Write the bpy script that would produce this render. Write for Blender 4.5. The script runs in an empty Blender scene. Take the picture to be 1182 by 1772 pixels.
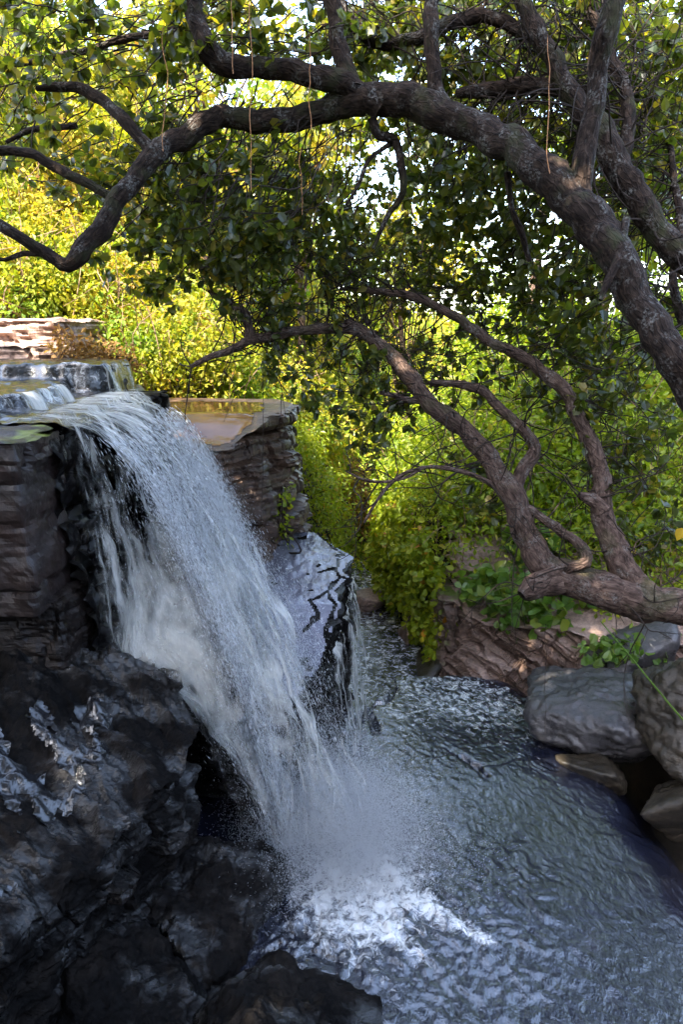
import bpy, bmesh, math, random
import numpy as np
from mathutils import Vector

random.seed(7)
RNG = np.random.default_rng(11)
SC = bpy.context.scene
COL = SC.collection
R = math.radians

# ------------------------------------------------------------------ camera
CAM_Z, PITCH, FPX, CX, CY = 4.0, R(15.4), 1181.33, 591.0, 886.0
cd = bpy.data.cameras.new('camera')
cam = bpy.data.objects.new('camera', cd)
COL.objects.link(cam)
cam.location = (0, 0, CAM_Z)
cam.rotation_euler = (R(90) - PITCH, 0, 0)
cd.sensor_fit = 'VERTICAL'
cd.sensor_height = 36.0
cd.lens = 24.0
cd.clip_start = 0.05
cd.clip_end = 2000
SC.camera = cam

# ------------------------------------------------------------------ sky, sun, exposure
SUN_DIR = Vector((-0.42, -0.52, 0.74)).normalized()
w = bpy.data.worlds.new('World')
SC.world = w
w.use_nodes = True
wn = w.node_tree
sky = wn.nodes.new('ShaderNodeTexSky')
sky.sky_type = 'NISHITA'
sky.sun_disc = False
sky.sun_elevation = math.asin(SUN_DIR.z)
sky.sun_rotation = math.atan2(SUN_DIR.x, SUN_DIR.y)
sky.air_density = 1.0
sky.dust_density = 2.0
hsv = wn.nodes.new('ShaderNodeHueSaturation')  # sky desaturated a little, so its light is less blue
hsv.inputs['Saturation'].default_value = 0.9
bg = wn.nodes['Background']
bg.inputs['Strength'].default_value = 0.15
wn.links.new(sky.outputs[0], hsv.inputs['Color'])
wn.links.new(hsv.outputs[0], bg.inputs['Color'])
sl = bpy.data.lights.new('sun', 'SUN')
sl.energy = 2.6
sl.angle = R(0.5)
sl.color = (1.0, 0.93, 0.80)
so = bpy.data.objects.new('sun', sl)
COL.objects.link(so)
so.rotation_euler = SUN_DIR.to_track_quat('Z', 'Y').to_euler()
so.location = (10, -5, 30)
SC.view_settings.view_transform = 'Standard'
SC.view_settings.look = 'None'
SC.view_settings.gamma = 1
SC.view_settings.exposure = 3.55
try:
    SC.cycles.max_bounces = 8
    SC.cycles.diffuse_bounces = 3
    SC.cycles.glossy_bounces = 3
    SC.cycles.transmission_bounces = 4
    SC.cycles.transparent_max_bounces = 24
    SC.cycles.use_denoising = True
    SC.cycles.caustics_reflective = False
    SC.cycles.caustics_refractive = False
except Exception:
    pass

# ------------------------------------------------------------------ pixel rays to points
CP, SP = math.cos(PITCH), math.sin(PITCH)


def P(px, py, d):
    a = (px - CX) / FPX * d
    b = (CY - py) / FPX * d
    return np.array([a, d * CP + b * SP, CAM_Z - d * SP + b * CP])


def Pz(px, py, z):
    v = P(px, py, 1.0) - np.array([0, 0, CAM_Z])
    t = (z - CAM_Z) / v[2]
    return np.array([0, 0, CAM_Z]) + v * t


def proj(p):
    p = np.asarray(p, float)
    q = p - np.array([0, 0, CAM_Z])
    d = q[..., 1] * CP - q[..., 2] * SP
    u = q[..., 1] * SP + q[..., 2] * CP
    d = np.where(np.abs(d) < 1e-4, 1e-4, d)
    return CX + q[..., 0] / d * FPX, CY - u / d * FPX, d


# ------------------------------------------------------------------ noise
def _hash(ix, iy, iz, seed):
    h = (ix.astype(np.int64) * 374761393 + iy.astype(np.int64) * 668265263 + iz.astype(np.int64) * 2147483647 + seed * 1274126177) & 0xffffffff
    h = ((h ^ (h >> 13)) * 1274126177) & 0xffffffff
    h = ((h ^ (h >> 16)) * 2246822519) & 0xffffffff
    return (h ^ (h >> 15)) & 0xffffffff


def hrand(ix, iy, iz, seed=0):
    return _hash(np.asarray(ix), np.asarray(iy), np.asarray(iz), seed) / 4294967295.0


_G = np.array([[1, 1, 0], [-1, 1, 0], [1, -1, 0], [-1, -1, 0], [1, 0, 1], [-1, 0, 1], [1, 0, -1], [-1, 0, -1],
               [0, 1, 1], [0, -1, 1], [0, 1, -1], [0, -1, -1]], float)


def pn(p, seed=0):
    p = np.asarray(p, float)
    i = np.floor(p).astype(np.int64)
    f = p - i
    u = f * f * f * (f * (f * 6 - 15) + 10)
    res = 0
    for dx in (0, 1):
        for dy in (0, 1):
            for dz in (0, 1):
                g = _G[_hash(i[..., 0] + dx, i[..., 1] + dy, i[..., 2] + dz, seed) % 12]
                dd = g[..., 0] * (f[..., 0] - dx) + g[..., 1] * (f[..., 1] - dy) + g[..., 2] * (f[..., 2] - dz)
                wx = u[..., 0] if dx else 1 - u[..., 0]
                wy = u[..., 1] if dy else 1 - u[..., 1]
                wz = u[..., 2] if dz else 1 - u[..., 2]
                res = res + dd * wx * wy * wz
    return res


def fbm(p, octs=4, seed=0, gain=0.5, lac=2.03):
    p = np.asarray(p, float)
    a, s = 1.0, 0
    for k in range(octs):
        s = s + a * pn(p, seed + k * 17)
        p = p * lac + 3.7
        a *= gain
    return s


def ridged(p, octs=4, seed=0):
    p = np.asarray(p, float)
    a, s = 1.0, 0
    for k in range(octs):
        s = s + a * (1 - 2 * np.abs(pn(p, seed + k * 17)))
        p = p * 2.1 + 1.9
        a *= 0.5
    return s


def sstep(a, b, x):
    t = np.clip((np.asarray(x, float) - a) / (b - a), 0, 1)
    return t * t * (3 - 2 * t)


def brick(u, v, wz, seed, bw, h, jit=0.35):
    """blocky fractured bedding: (random 0..1 of the block, closeness to a joint 0..1)"""
    lay = wz / h + jit * np.sin(wz / h * 2.1 + seed)
    li = np.floor(lay)
    lf = lay - li
    off = hrand(li, li * 0 + 3, li * 0, seed) * 7
    bs = bw * (0.5 + 1.2 * hrand(li, li * 0 + 9, li * 0, seed + 1))
    cu = (u + 0.07 * np.sin(v * 5)) / bs + off
    ci = np.floor(cu)
    cf = cu - ci
    r = hrand(ci, li, li * 0, seed + 5)
    jl = np.minimum(lf, 1 - lf) * h
    jc = np.minimum(cf, 1 - cf) * bs
    joint = np.maximum(1 - jl / 0.022, 0)
    joint = np.maximum(joint, np.maximum(1 - jc / 0.018, 0))
    return r, np.clip(joint, 0, 1)


# ------------------------------------------------------------------ meshes
def make(name, verts, faces, mat, parent=None, smooth=True, uv=None, link=True, attrs=None):
    verts = np.ascontiguousarray(verts, dtype=np.float32).reshape(-1, 3)
    if not isinstance(faces, (list, tuple)):
        faces = [faces]
    me = bpy.data.meshes.new(name)
    nf = sum(len(f) for f in faces)
    nl = sum(f.size for f in faces)
    me.vertices.add(len(verts))
    me.vertices.foreach_set('co', verts.ravel())
    me.loops.add(nl)
    me.loops.foreach_set('vertex_index', np.concatenate([f.ravel() for f in faces]).astype(np.int32))
    me.polygons.add(nf)
    tot = np.concatenate([np.full(len(f), f.shape[1], np.int32) for f in faces])
    st = np.concatenate([[0], np.cumsum(tot)[:-1]]).astype(np.int32)
    me.polygons.foreach_set('loop_start', st)
    try:
        me.polygons.foreach_set('loop_total', tot)
    except Exception:
        pass
    me.polygons.foreach_set('use_smooth', np.full(nf, smooth, dtype=bool))
    if uv is not None:
        l = me.uv_layers.new(name='UVMap')
        vi = np.concatenate([f.ravel() for f in faces]).astype(int)
        l.data.foreach_set('uv', np.ascontiguousarray(uv[vi], dtype=np.float32).ravel())
    if attrs:
        for k, val in attrs.items():
            a = me.attributes.new(k, 'FLOAT', 'POINT')
            a.data.foreach_set('value', np.ascontiguousarray(val, dtype=np.float32).ravel())
    me.update(calc_edges=True)
    me.validate()
    if mat:
        me.materials.append(mat)
    o = bpy.data.objects.new(name, me)
    COL.objects.link(o)
    if parent:
        o.parent = parent
    return o


def gridfaces(nu, nv, wrap=False):
    i, j = np.meshgrid(np.arange(nu if wrap else nu - 1), np.arange(nv - 1), indexing='ij')
    i2 = (i + 1) % nu
    return np.stack([i * nv + j, i2 * nv + j, i2 * nv + j + 1, i * nv + j + 1], -1).reshape(-1, 4)


def tag(o, label=None, cat=None, group=None, kind=None):
    if label:
        o['label'] = label
    if cat:
        o['category'] = cat
    if group:
        o['group'] = group
    if kind:
        o['kind'] = kind
    return o


def empty(name, loc):
    o = bpy.data.objects.new(name, None)
    COL.objects.link(o)
    o.location = [float(v) for v in loc]
    o.empty_display_size = 0.1
    return o


def under(parent, o):
    """parent o keeping its world-space mesh coordinates"""
    o.parent = parent
    o.location = -parent.location
    return o


# ------------------------------------------------------------------ materials
def newmat(name):
    m = bpy.data.materials.new(name)
    m.use_nodes = True
    nt = m.node_tree
    nt.nodes.clear()
    out = nt.nodes.new('ShaderNodeOutputMaterial')
    return m, nt, out


def nd(nt, typ, **kw):
    n = nt.nodes.new(typ)
    for k, v in kw.items():
        if k.startswith('i_'):
            key = k[2:]
            n.inputs[int(key) if key.isdigit() else key.replace('_', ' ')].default_value = v
        else:
            setattr(n, k, v)
    return n


def ramp(nt, fac, stops):
    r = nt.nodes.new('ShaderNodeValToRGB')
    els = r.color_ramp.elements
    while len(els) < len(stops):
        els.new(0.5)
    for e, (p, c) in zip(els, stops):
        e.position = p
        e.color = (*c, 1) if len(c) == 3 else c
    nt.links.new(fac, r.inputs['Fac'])
    return r.outputs['Color']


def coords(nt, scale=(1, 1, 1), rot=(0, 0, 0), kind='Object'):
    t = nt.nodes.new('ShaderNodeTexCoord')
    m = nt.nodes.new('ShaderNodeMapping')
    m.inputs['Scale'].default_value = scale
    m.inputs['Rotation'].default_value = rot
    nt.links.new(t.outputs[kind], m.inputs['Vector'])
    return m.outputs['Vector']


def noise(nt, vec, scale, detail=5, rough=0.55, dist=0.0):
    n = nd(nt, 'ShaderNodeTexNoise')
    n.inputs['Scale'].default_value = scale
    n.inputs['Detail'].default_value = detail
    n.inputs['Roughness'].default_value = rough
    n.inputs['Distortion'].default_value = dist
    nt.links.new(vec, n.inputs['Vector'])
    return n.outputs['Fac']


def math_(nt, op, a, b=None, clamp=False):
    n = nd(nt, 'ShaderNodeMath', operation=op, use_clamp=clamp)
    for k, v in ((0, a), (1, b)):
        if v is None:
            continue
        if isinstance(v, (int, float)):
            n.inputs[k].default_value = v
        else:
            nt.links.new(v, n.inputs[k])
    return n.outputs[0]


def mixc(nt, fac, a, b):
    n = nd(nt, 'ShaderNodeMix', data_type='RGBA')
    for key, v in ((0, fac), (6, a), (7, b)):
        if isinstance(v, (int, float)):
            n.inputs[key].default_value = v
        elif isinstance(v, tuple):
            n.inputs[key].default_value = (*v, 1)
        else:
            nt.links.new(v, n.inputs[key])
    return n.outputs[2]


def bump(nt, h, strength, dist, normal=None):
    b = nd(nt, 'ShaderNodeBump')
    b.inputs['Strength'].default_value = strength
    b.inputs['Distance'].default_value = dist
    nt.links.new(h, b.inputs['Height'])
    if normal is not None:
        nt.links.new(normal, b.inputs['Normal'])
    return b.outputs['Normal']


def rock_mat(name, cols, rough=0.8, spec=0.5, rot=(0, 0, 0), strat=9.0, bstr=0.6, mz=0.5, moss=None, coat=0.0, rvar=None):
    m, nt, out = newmat(name)
    bs = nd(nt, 'ShaderNodeBsdfPrincipled')
    v = coords(nt, (1, 1, 1), rot)
    vs = coords(nt, (0.6, 0.6, strat), rot)
    n1 = noise(nt, v, 1.7, 6, 0.62)
    n2 = noise(nt, vs, 2.2, 5, 0.6, 0.3)
    n3 = noise(nt, v, 26, 6, 0.65)
    f = math_(nt, 'ADD', math_(nt, 'MULTIPLY', n1, 0.5), math_(nt, 'MULTIPLY', n2, 0.5))
    c = ramp(nt, f, [(0.32, cols[0]), (0.5, cols[1]), (0.68, cols[2])])
    sp = ramp(nt, n3, [(0.38, (0.55, 0.55, 0.55)), (0.62, (1.12, 1.12, 1.12))])
    mm = nd(nt, 'ShaderNodeMix', data_type='RGBA', blend_type='MULTIPLY')
    mm.inputs[0].default_value = 0.8
    nt.links.new(c, mm.inputs[6])
    nt.links.new(sp, mm.inputs[7])
    c = mm.outputs[2]
    if moss:
        g = nd(nt, 'ShaderNodeNewGeometry')
        sx = nd(nt, 'ShaderNodeSeparateXYZ')
        nt.links.new(g.outputs['Normal'], sx.inputs[0])
        up = math_(nt, 'MULTIPLY', math_(nt, 'SUBTRACT', sx.outputs['Z'], mz, True), moss[1] / (1 - mz))
        mk = math_(nt, 'MULTIPLY', up, ramp(nt, noise(nt, v, 3.1, 4), [(0.45, (0, 0, 0)), (0.6, (1, 1, 1))]), True)
        c = mixc(nt, mk, c, moss[0])
    nt.links.new(c, bs.inputs['Base Color'])
    rr = ramp(nt, noise(nt, v, 4.5, 5), [(0.3, (rough * 0.6,) * 3), (0.7, (min(1, rough * 1.3),) * 3)])
    if rvar:
        # wet where water runs, matt between
        wt = noise(nt, coords(nt, (0.8, 1.7, 1.5), (0, 0, R(-38))), 1.9, 6, 0.62)
        rr = ramp(nt, wt, [(0.48, (rvar[1],) * 3), (0.58, (rvar[0],) * 3)])
        nt.links.new(ramp(nt, wt, [(0.48, (0.03,) * 3), (0.60, (spec,) * 3)]), bs.inputs['Specular IOR Level'])
    nt.links.new(rr, bs.inputs['Roughness'])
    if not rvar:
        bs.inputs['Specular IOR Level'].default_value = spec
    if coat:
        bs.inputs['Coat Weight'].default_value = coat
        bs.inputs['Coat Roughness'].default_value = 0.12
        bs.inputs['Coat IOR'].default_value = 1.5
    h = math_(nt, 'ADD', math_(nt, 'MULTIPLY', n2, 0.9), math_(nt, 'MULTIPLY', n3, 0.35))
    h2 = noise(nt, v, 90, 4, 0.7)
    if rvar:
        h2 = noise(nt, v, 38, 5, 0.7)
    nrm = bump(nt, h2, 0.8 if rvar else bstr * 0.5, 0.012 if rvar else 0.006, bump(nt, h, bstr, 0.05))
    nt.links.new(nrm, bs.inputs['Normal'])
    if coat:
        nt.links.new(bump(nt, noise(nt, v, 30, 3, 0.6), 0.7, 0.03, bump(nt, h, 0.5, 0.05)), bs.inputs['Coat Normal'])
    nt.links.new(bs.outputs[0], out.inputs[0])
    return m


def leaf_mat(name, stops, trans, tmix=0.45, rough=0.4, gloss=0.5, patch=None):
    m, nt, out = newmat(name)
    g = nd(nt, 'ShaderNodeNewGeometry')
    c = ramp(nt, g.outputs['Random Per Island'], stops)
    if patch:
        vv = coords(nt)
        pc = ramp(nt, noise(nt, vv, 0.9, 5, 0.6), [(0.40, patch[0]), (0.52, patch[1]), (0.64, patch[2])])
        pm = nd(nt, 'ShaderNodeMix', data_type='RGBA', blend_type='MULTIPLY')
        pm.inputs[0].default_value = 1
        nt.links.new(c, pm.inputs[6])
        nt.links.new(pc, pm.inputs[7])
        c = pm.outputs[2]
    bs = nd(nt, 'ShaderNodeBsdfPrincipled')
    bs.inputs['Roughness'].default_value = rough
    bs.inputs['Specular IOR Level'].default_value = gloss
    nt.links.new(c, bs.inputs['Base Color'])
    tr = nd(nt, 'ShaderNodeBsdfTranslucent')
    c2 = nd(nt, 'ShaderNodeMix', data_type='RGBA', blend_type='MULTIPLY')
    c2.inputs[0].default_value = 1
    nt.links.new(c, c2.inputs[6])
    c2.inputs[7].default_value = (*trans, 1)
    nt.links.new(c2.outputs[2], tr.inputs['Color'])
    mx = nd(nt, 'ShaderNodeMixShader')
    mx.inputs[0].default_value = tmix
    nt.links.new(bs.outputs[0], mx.inputs[1])
    nt.links.new(tr.outputs[0], mx.inputs[2])
    nt.links.new(mx.outputs[0], out.inputs[0])
    return m


def bark_mat(name, cols, lichen=0.5):
    m, nt, out = newmat(name)
    bs = nd(nt, 'ShaderNodeBsdfPrincipled')
    uvv = coords(nt, (1, 1, 1), kind='UV')
    st = nd(nt, 'ShaderNodeMapping')
    st.inputs['Scale'].default_value = (1.0, 0.35, 1)
    nt.links.new(uvv, st.inputs['Vector'])
    v = coords(nt)
    n1 = noise(nt, st.outputs[0], 42, 6, 0.65, 0.4)
    n2 = noise(nt, v, 7, 5, 0.6)
    n3 = noise(nt, v, 55, 5, 0.7)
    vo = nd(nt, 'ShaderNodeTexVoronoi', feature='DISTANCE_TO_EDGE')
    vo.inputs['Scale'].default_value = 30
    nt.links.new(st.outputs[0], vo.inputs['Vector'])
    crack = ramp(nt, vo.outputs['Distance'], [(0.0, (0, 0, 0)), (0.12, (1, 1, 1))])
    c = ramp(nt, n1, [(0.35, cols[0]), (0.5, cols[1]), (0.68, cols[2])])
    mk = math_(nt, 'MULTIPLY', ramp(nt, n2, [(0.52, (0, 0, 0)), (0.62, (1, 1, 1))]), ramp(nt, n3, [(0.48, (0, 0, 0)), (0.58, (1, 1, 1))]))
    mk = math_(nt, 'MULTIPLY', mk, lichen)
    c = mixc(nt, mk, c, (0.30, 0.29, 0.26))
    mg = math_(nt, 'MULTIPLY', ramp(nt, noise(nt, v, 4.1, 4), [(0.55, (0, 0, 0)), (0.68, (1, 1, 1))]), 0.5)
    c = mixc(nt, mg, c, (0.045, 0.05, 0.02))
    nt.links.new(c, bs.inputs['Base Color'])
    bs.inputs['Roughness'].default_value = 0.9
    bs.inputs['Specular IOR Level'].default_value = 0.12
    h = math_(nt, 'ADD', math_(nt, 'MULTIPLY', n1, 0.7), math_(nt, 'MULTIPLY', crack, 0.4))
    h = math_(nt, 'ADD', h, math_(nt, 'MULTIPLY', n3, 0.3))
    nt.links.new(bump(nt, h, 0.8, 0.018), bs.inputs['Normal'])
    nt.links.new(bs.outputs[0], out.inputs[0])
    return m


def plain_mat(name, col, rough=0.6, spec=0.4, tmix=0.0):
    m, nt, out = newmat(name)
    bs = nd(nt, 'ShaderNodeBsdfPrincipled')
    v = coords(nt)
    n = noise(nt, v, 40, 4)
    c = ramp(nt, n, [(0.3, tuple(x * 0.6 for x in col)), (0.7, tuple(min(1, x * 1.25) for x in col))])
    nt.links.new(c, bs.inputs['Base Color'])
    bs.inputs['Roughness'].default_value = rough
    bs.inputs['Specular IOR Level'].default_value = spec
    nt.links.new(bs.outputs[0], out.inputs[0])
    return m


def stream_mat(name, base, foam_sheen_c=None, rip=14.0, rough=0.16, ior=1.45, spec=0.7, foam_sheen_attr=True):
    """rippled water running over dark rock; white froth and painted sky sheen where the mesh attribute is high"""
    m, nt, out = newmat(name)
    bs = nd(nt, 'ShaderNodeBsdfPrincipled')
    v = coords(nt, (1, 0.55, 1), (0, 0, R(28)))
    v0 = coords(nt)
    n1 = noise(nt, v, rip, 4, 0.6, 0.6)
    n2 = noise(nt, v, rip * 3.1, 4, 0.6, 0.3)
    h = math_(nt, 'ADD', n1, math_(nt, 'MULTIPLY', n2, 0.4))
    nt.links.new(bump(nt, h, 0.8, 0.012), bs.inputs['Normal'])
    rock = ramp(nt, noise(nt, v0, 2.4, 5), [(0.35, base), (0.65, tuple(b * 1.9 for b in base))])
    a = nd(nt, 'ShaderNodeAttribute', attribute_name='foam_sheen')
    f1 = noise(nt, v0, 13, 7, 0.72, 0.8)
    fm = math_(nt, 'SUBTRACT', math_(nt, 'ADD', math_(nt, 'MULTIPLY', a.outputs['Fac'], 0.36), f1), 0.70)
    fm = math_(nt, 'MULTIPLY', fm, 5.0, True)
    c = mixc(nt, fm, rock, foam_sheen_c or (0.72, 0.73, 0.72))
    nt.links.new(c, bs.inputs['Base Color'])
    rr = math_(nt, 'ADD', math_(nt, 'MULTIPLY', fm, 0.35), rough)
    nt.links.new(rr, bs.inputs['Roughness'])
    bs.inputs['IOR'].default_value = ior
    bs.inputs['Specular IOR Level'].default_value = spec
    nt.links.new(bs.outputs[0], out.inputs[0])
    return m


def fall_mat(name, thr=0.5, su=11.0, sv=1.5, col=(0.93, 0.915, 0.85), soft=8.5, amax=0.95):
    m, nt, out = newmat(name)
    uvv = coords(nt, (su, sv, 1), kind='UV')
    uv2 = coords(nt, (su * 3.2, sv * 2.2, 1), kind='UV')
    uv3 = coords(nt, (su * 0.28, sv * 0.8, 1), kind='UV')
    n1 = noise(nt, uvv, 1.0, 6, 0.62, 0.9)
    n2 = noise(nt, uv2, 1.0, 5, 0.65, 0.5)
    n3 = noise(nt, uv3, 1.0, 4, 0.6, 0.4)
    a = nd(nt, 'ShaderNodeAttribute', attribute_name='dens')
    s = math_(nt, 'ADD', math_(nt, 'MULTIPLY', n1, 0.5), math_(nt, 'MULTIPLY', n2, 0.22))
    s = math_(nt, 'ADD', s, math_(nt, 'MULTIPLY', n3, 0.5))
    s = math_(nt, 'ADD', s, math_(nt, 'MULTIPLY', a.outputs['Fac'], 0.5))
    al = math_(nt, 'MULTIPLY', math_(nt, 'SUBTRACT', s, thr), soft, True)
    al = math_(nt, 'MULTIPLY', al, amax)
    bs = nd(nt, 'ShaderNodeBsdfPrincipled')
    bs.inputs['Base Color'].default_value = (*col, 1)
    bs.inputs['Roughness'].default_value = 0.25
    bs.inputs['IOR'].default_value = 1.33
    nt.links.new(bump(nt, math_(nt, 'ADD', n1, math_(nt, 'MULTIPLY', n2, 0.6)), 0.9, 0.06), bs.inputs['Normal'])
    tl = nd(nt, 'ShaderNodeBsdfTranslucent')
    tl.inputs['Color'].default_value = (*col, 1)
    mx = nd(nt, 'ShaderNodeMixShader')
    mx.inputs[0].default_value = 0.35
    nt.links.new(bs.outputs[0], mx.inputs[1])
    nt.links.new(tl.outputs[0], mx.inputs[2])
    tp = nd(nt, 'ShaderNodeBsdfTransparent')
    fx = nd(nt, 'ShaderNodeMixShader')
    nt.links.new(al, fx.inputs[0])
    nt.links.new(tp.outputs[0], fx.inputs[1])
    nt.links.new(mx.outputs[0], fx.inputs[2])
    nt.links.new(fx.outputs[0], out.inputs[0])
    return m


def drop_mat(name):
    m, nt, out = newmat(name)
    bs = nd(nt, 'ShaderNodeBsdfPrincipled')
    bs.inputs['Base Color'].default_value = (0.82, 0.84, 0.86, 1)
    bs.inputs['Roughness'].default_value = 0.2
    tl = nd(nt, 'ShaderNodeBsdfTranslucent')
    tl.inputs['Color'].default_value = (0.82, 0.84, 0.86, 1)
    mx = nd(nt, 'ShaderNodeMixShader')
    mx.inputs[0].default_value = 0.4
    nt.links.new(bs.outputs[0], mx.inputs[1])
    nt.links.new(tl.outputs[0], mx.inputs[2])
    nt.links.new(mx.outputs[0], out.inputs[0])
    return m


M = {}
M['rock_brown'] = rock_mat('brown sandstone', [(0.05, 0.032, 0.024), (0.13, 0.08, 0.058), (0.26, 0.17, 0.125)], 0.55, 0.5, moss=((0.10, 0.13, 0.02), 1.6))
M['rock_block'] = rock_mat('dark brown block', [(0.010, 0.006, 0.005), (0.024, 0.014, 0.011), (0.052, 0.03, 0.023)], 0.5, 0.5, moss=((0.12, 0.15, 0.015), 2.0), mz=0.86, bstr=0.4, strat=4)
M['rock_pale'] = rock_mat('pale pink sandstone', [(0.12, 0.075, 0.055), (0.30, 0.20, 0.155), (0.42, 0.31, 0.25)], 0.6, 0.4)
M['rock_tilt'] = rock_mat('tilted pink sandstone', [(0.10, 0.06, 0.045), (0.30, 0.20, 0.155), (0.44, 0.31, 0.25)], 0.5, 0.5, rot=(0, R(48), 0))
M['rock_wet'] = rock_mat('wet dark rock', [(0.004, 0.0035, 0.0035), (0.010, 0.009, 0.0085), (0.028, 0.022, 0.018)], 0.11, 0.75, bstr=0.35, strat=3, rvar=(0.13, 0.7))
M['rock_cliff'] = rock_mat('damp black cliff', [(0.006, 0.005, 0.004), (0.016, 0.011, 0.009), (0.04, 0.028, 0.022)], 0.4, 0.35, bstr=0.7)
M['rock_grey'] = rock_mat('grey boulder stone', [(0.022, 0.02, 0.02), (0.06, 0.056, 0.058), (0.12, 0.11, 0.112)], 0.34, 0.6, strat=3, bstr=0.5)
M['rock_olive'] = rock_mat('brown boulder stone', [(0.014, 0.011, 0.007), (0.04, 0.031, 0.02), (0.09, 0.068, 0.046)], 0.45, 0.5, strat=4, bstr=0.6)
M['rock_ledge'] = rock_mat('wet brown ledge', [(0.018, 0.011, 0.008), (0.075, 0.042, 0.026), (0.20, 0.115, 0.068)], 0.5, 0.5, coat=0.08, bstr=0.7)
M['earth'] = rock_mat('dark soil', [(0.008, 0.006, 0.004), (0.02, 0.015, 0.009), (0.045, 0.035, 0.02)], 0.9, 0.2, strat=1)
M['bark_a'] = bark_mat('rough dark bark', [(0.007, 0.0045, 0.0035), (0.022, 0.014, 0.010), (0.055, 0.036, 0.026)], 0.35)
M['bark_c'] = bark_mat('brown bark', [(0.03, 0.019, 0.014), (0.085, 0.054, 0.041), (0.17, 0.115, 0.088)], 0.4)
M['twig'] = plain_mat('twig bark', (0.03, 0.021, 0.016), 0.85, 0.15)
M['drytwig'] = plain_mat('dry twig', (0.22, 0.14, 0.08), 0.8)
M['vine'] = plain_mat('orange vine', (0.34, 0.15, 0.05), 0.7)
M['leaf_canopy'] = leaf_mat('canopy leaf', [(0.0, (0.022, 0.034, 0.008)), (0.5, (0.044, 0.060, 0.011)), (0.86, (0.085, 0.092, 0.014)), (1.0, (0.17, 0.13, 0.02))], (3.0, 2.9, 0.8), 0.48, 0.33, 0.6)
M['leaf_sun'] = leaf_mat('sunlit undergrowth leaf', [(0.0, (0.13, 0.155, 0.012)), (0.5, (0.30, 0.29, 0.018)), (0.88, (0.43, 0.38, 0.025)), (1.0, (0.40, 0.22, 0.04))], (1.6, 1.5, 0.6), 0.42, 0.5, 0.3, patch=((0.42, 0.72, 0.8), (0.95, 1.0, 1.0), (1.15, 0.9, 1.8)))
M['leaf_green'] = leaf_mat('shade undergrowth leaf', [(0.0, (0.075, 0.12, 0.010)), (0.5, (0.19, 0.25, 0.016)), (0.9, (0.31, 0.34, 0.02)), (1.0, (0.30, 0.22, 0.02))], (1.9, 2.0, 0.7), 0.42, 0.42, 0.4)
M['leaf_ivy'] = leaf_mat('bright creeper leaf', [(0.0, (0.12, 0.17, 0.010)), (0.5, (0.23, 0.28, 0.016)), (0.94, (0.32, 0.34, 0.02)), (1.0, (0.35, 0.15, 0.02))], (1.8, 1.8, 0.6), 0.42, 0.4, 0.4)
M['leaf_dry'] = leaf_mat('dry reddish leaf', [(0.0, (0.12, 0.07, 0.02)), (0.5, (0.2, 0.11, 0.04)), (1.0, (0.3, 0.2, 0.06))], (1.6, 1.4, 0.8), 0.4, 0.6, 0.2)
M['leaf_broad'] = leaf_mat('broad fresh leaf', [(0.0, (0.07, 0.14, 0.02)), (0.6, (0.12, 0.21, 0.03)), (1.0, (0.22, 0.26, 0.04))], (1.8, 1.8, 0.8), 0.42, 0.35, 0.5)
M['leaf_yellow'] = leaf_mat('yellow leaf', [(0.0, (0.55, 0.33, 0.02)), (1.0, (0.6, 0.4, 0.03))], (1.2, 1.1, 0.6), 0.4)
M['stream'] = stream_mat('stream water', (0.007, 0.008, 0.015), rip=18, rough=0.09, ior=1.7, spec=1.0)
M['upper'] = stream_mat('upper stream water', (0.012, 0.012, 0.013), rip=12, rough=0.15, ior=1.5, spec=0.8)
M['film'] = stream_mat('thin water film', (0.10, 0.10, 0.125), rip=13, rough=0.2, ior=1.6, spec=0.9)
M['fall'] = fall_mat('falling water', 0.672, 10.5, 0.75)
M['fall_thin'] = fall_mat('thin falling water', 0.64, 15, 1.1)
M['drop'] = drop_mat('water drops')

m, nt, out = newmat('still amber pool')
bs = nd(nt, 'ShaderNodeBsdfPrincipled')
v = coords(nt)
nt.links.new(ramp(nt, noise(nt, v, 1.8, 4), [(0.4, (0.13, 0.055, 0.018)), (0.65, (0.22, 0.11, 0.04))]), bs.inputs['Base Color'])
bs.inputs['Roughness'].default_value = 0.04
bs.inputs['IOR'].default_value = 1.4
nt.links.new(bump(nt, noise(nt, v, 7, 3), 0.12, 0.02), bs.inputs['Normal'])
nt.links.new(bs.outputs[0], out.inputs[0])
M['pool'] = m


# ------------------------------------------------------------------ terrain
def xg(y):
    return np.interp(y, [3, 7, 9, 11, 14, 20, 30, 60], [0.9, 0.8, 0.5, 0.35, 0.8, 3.6, 8.0, 20])


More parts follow.
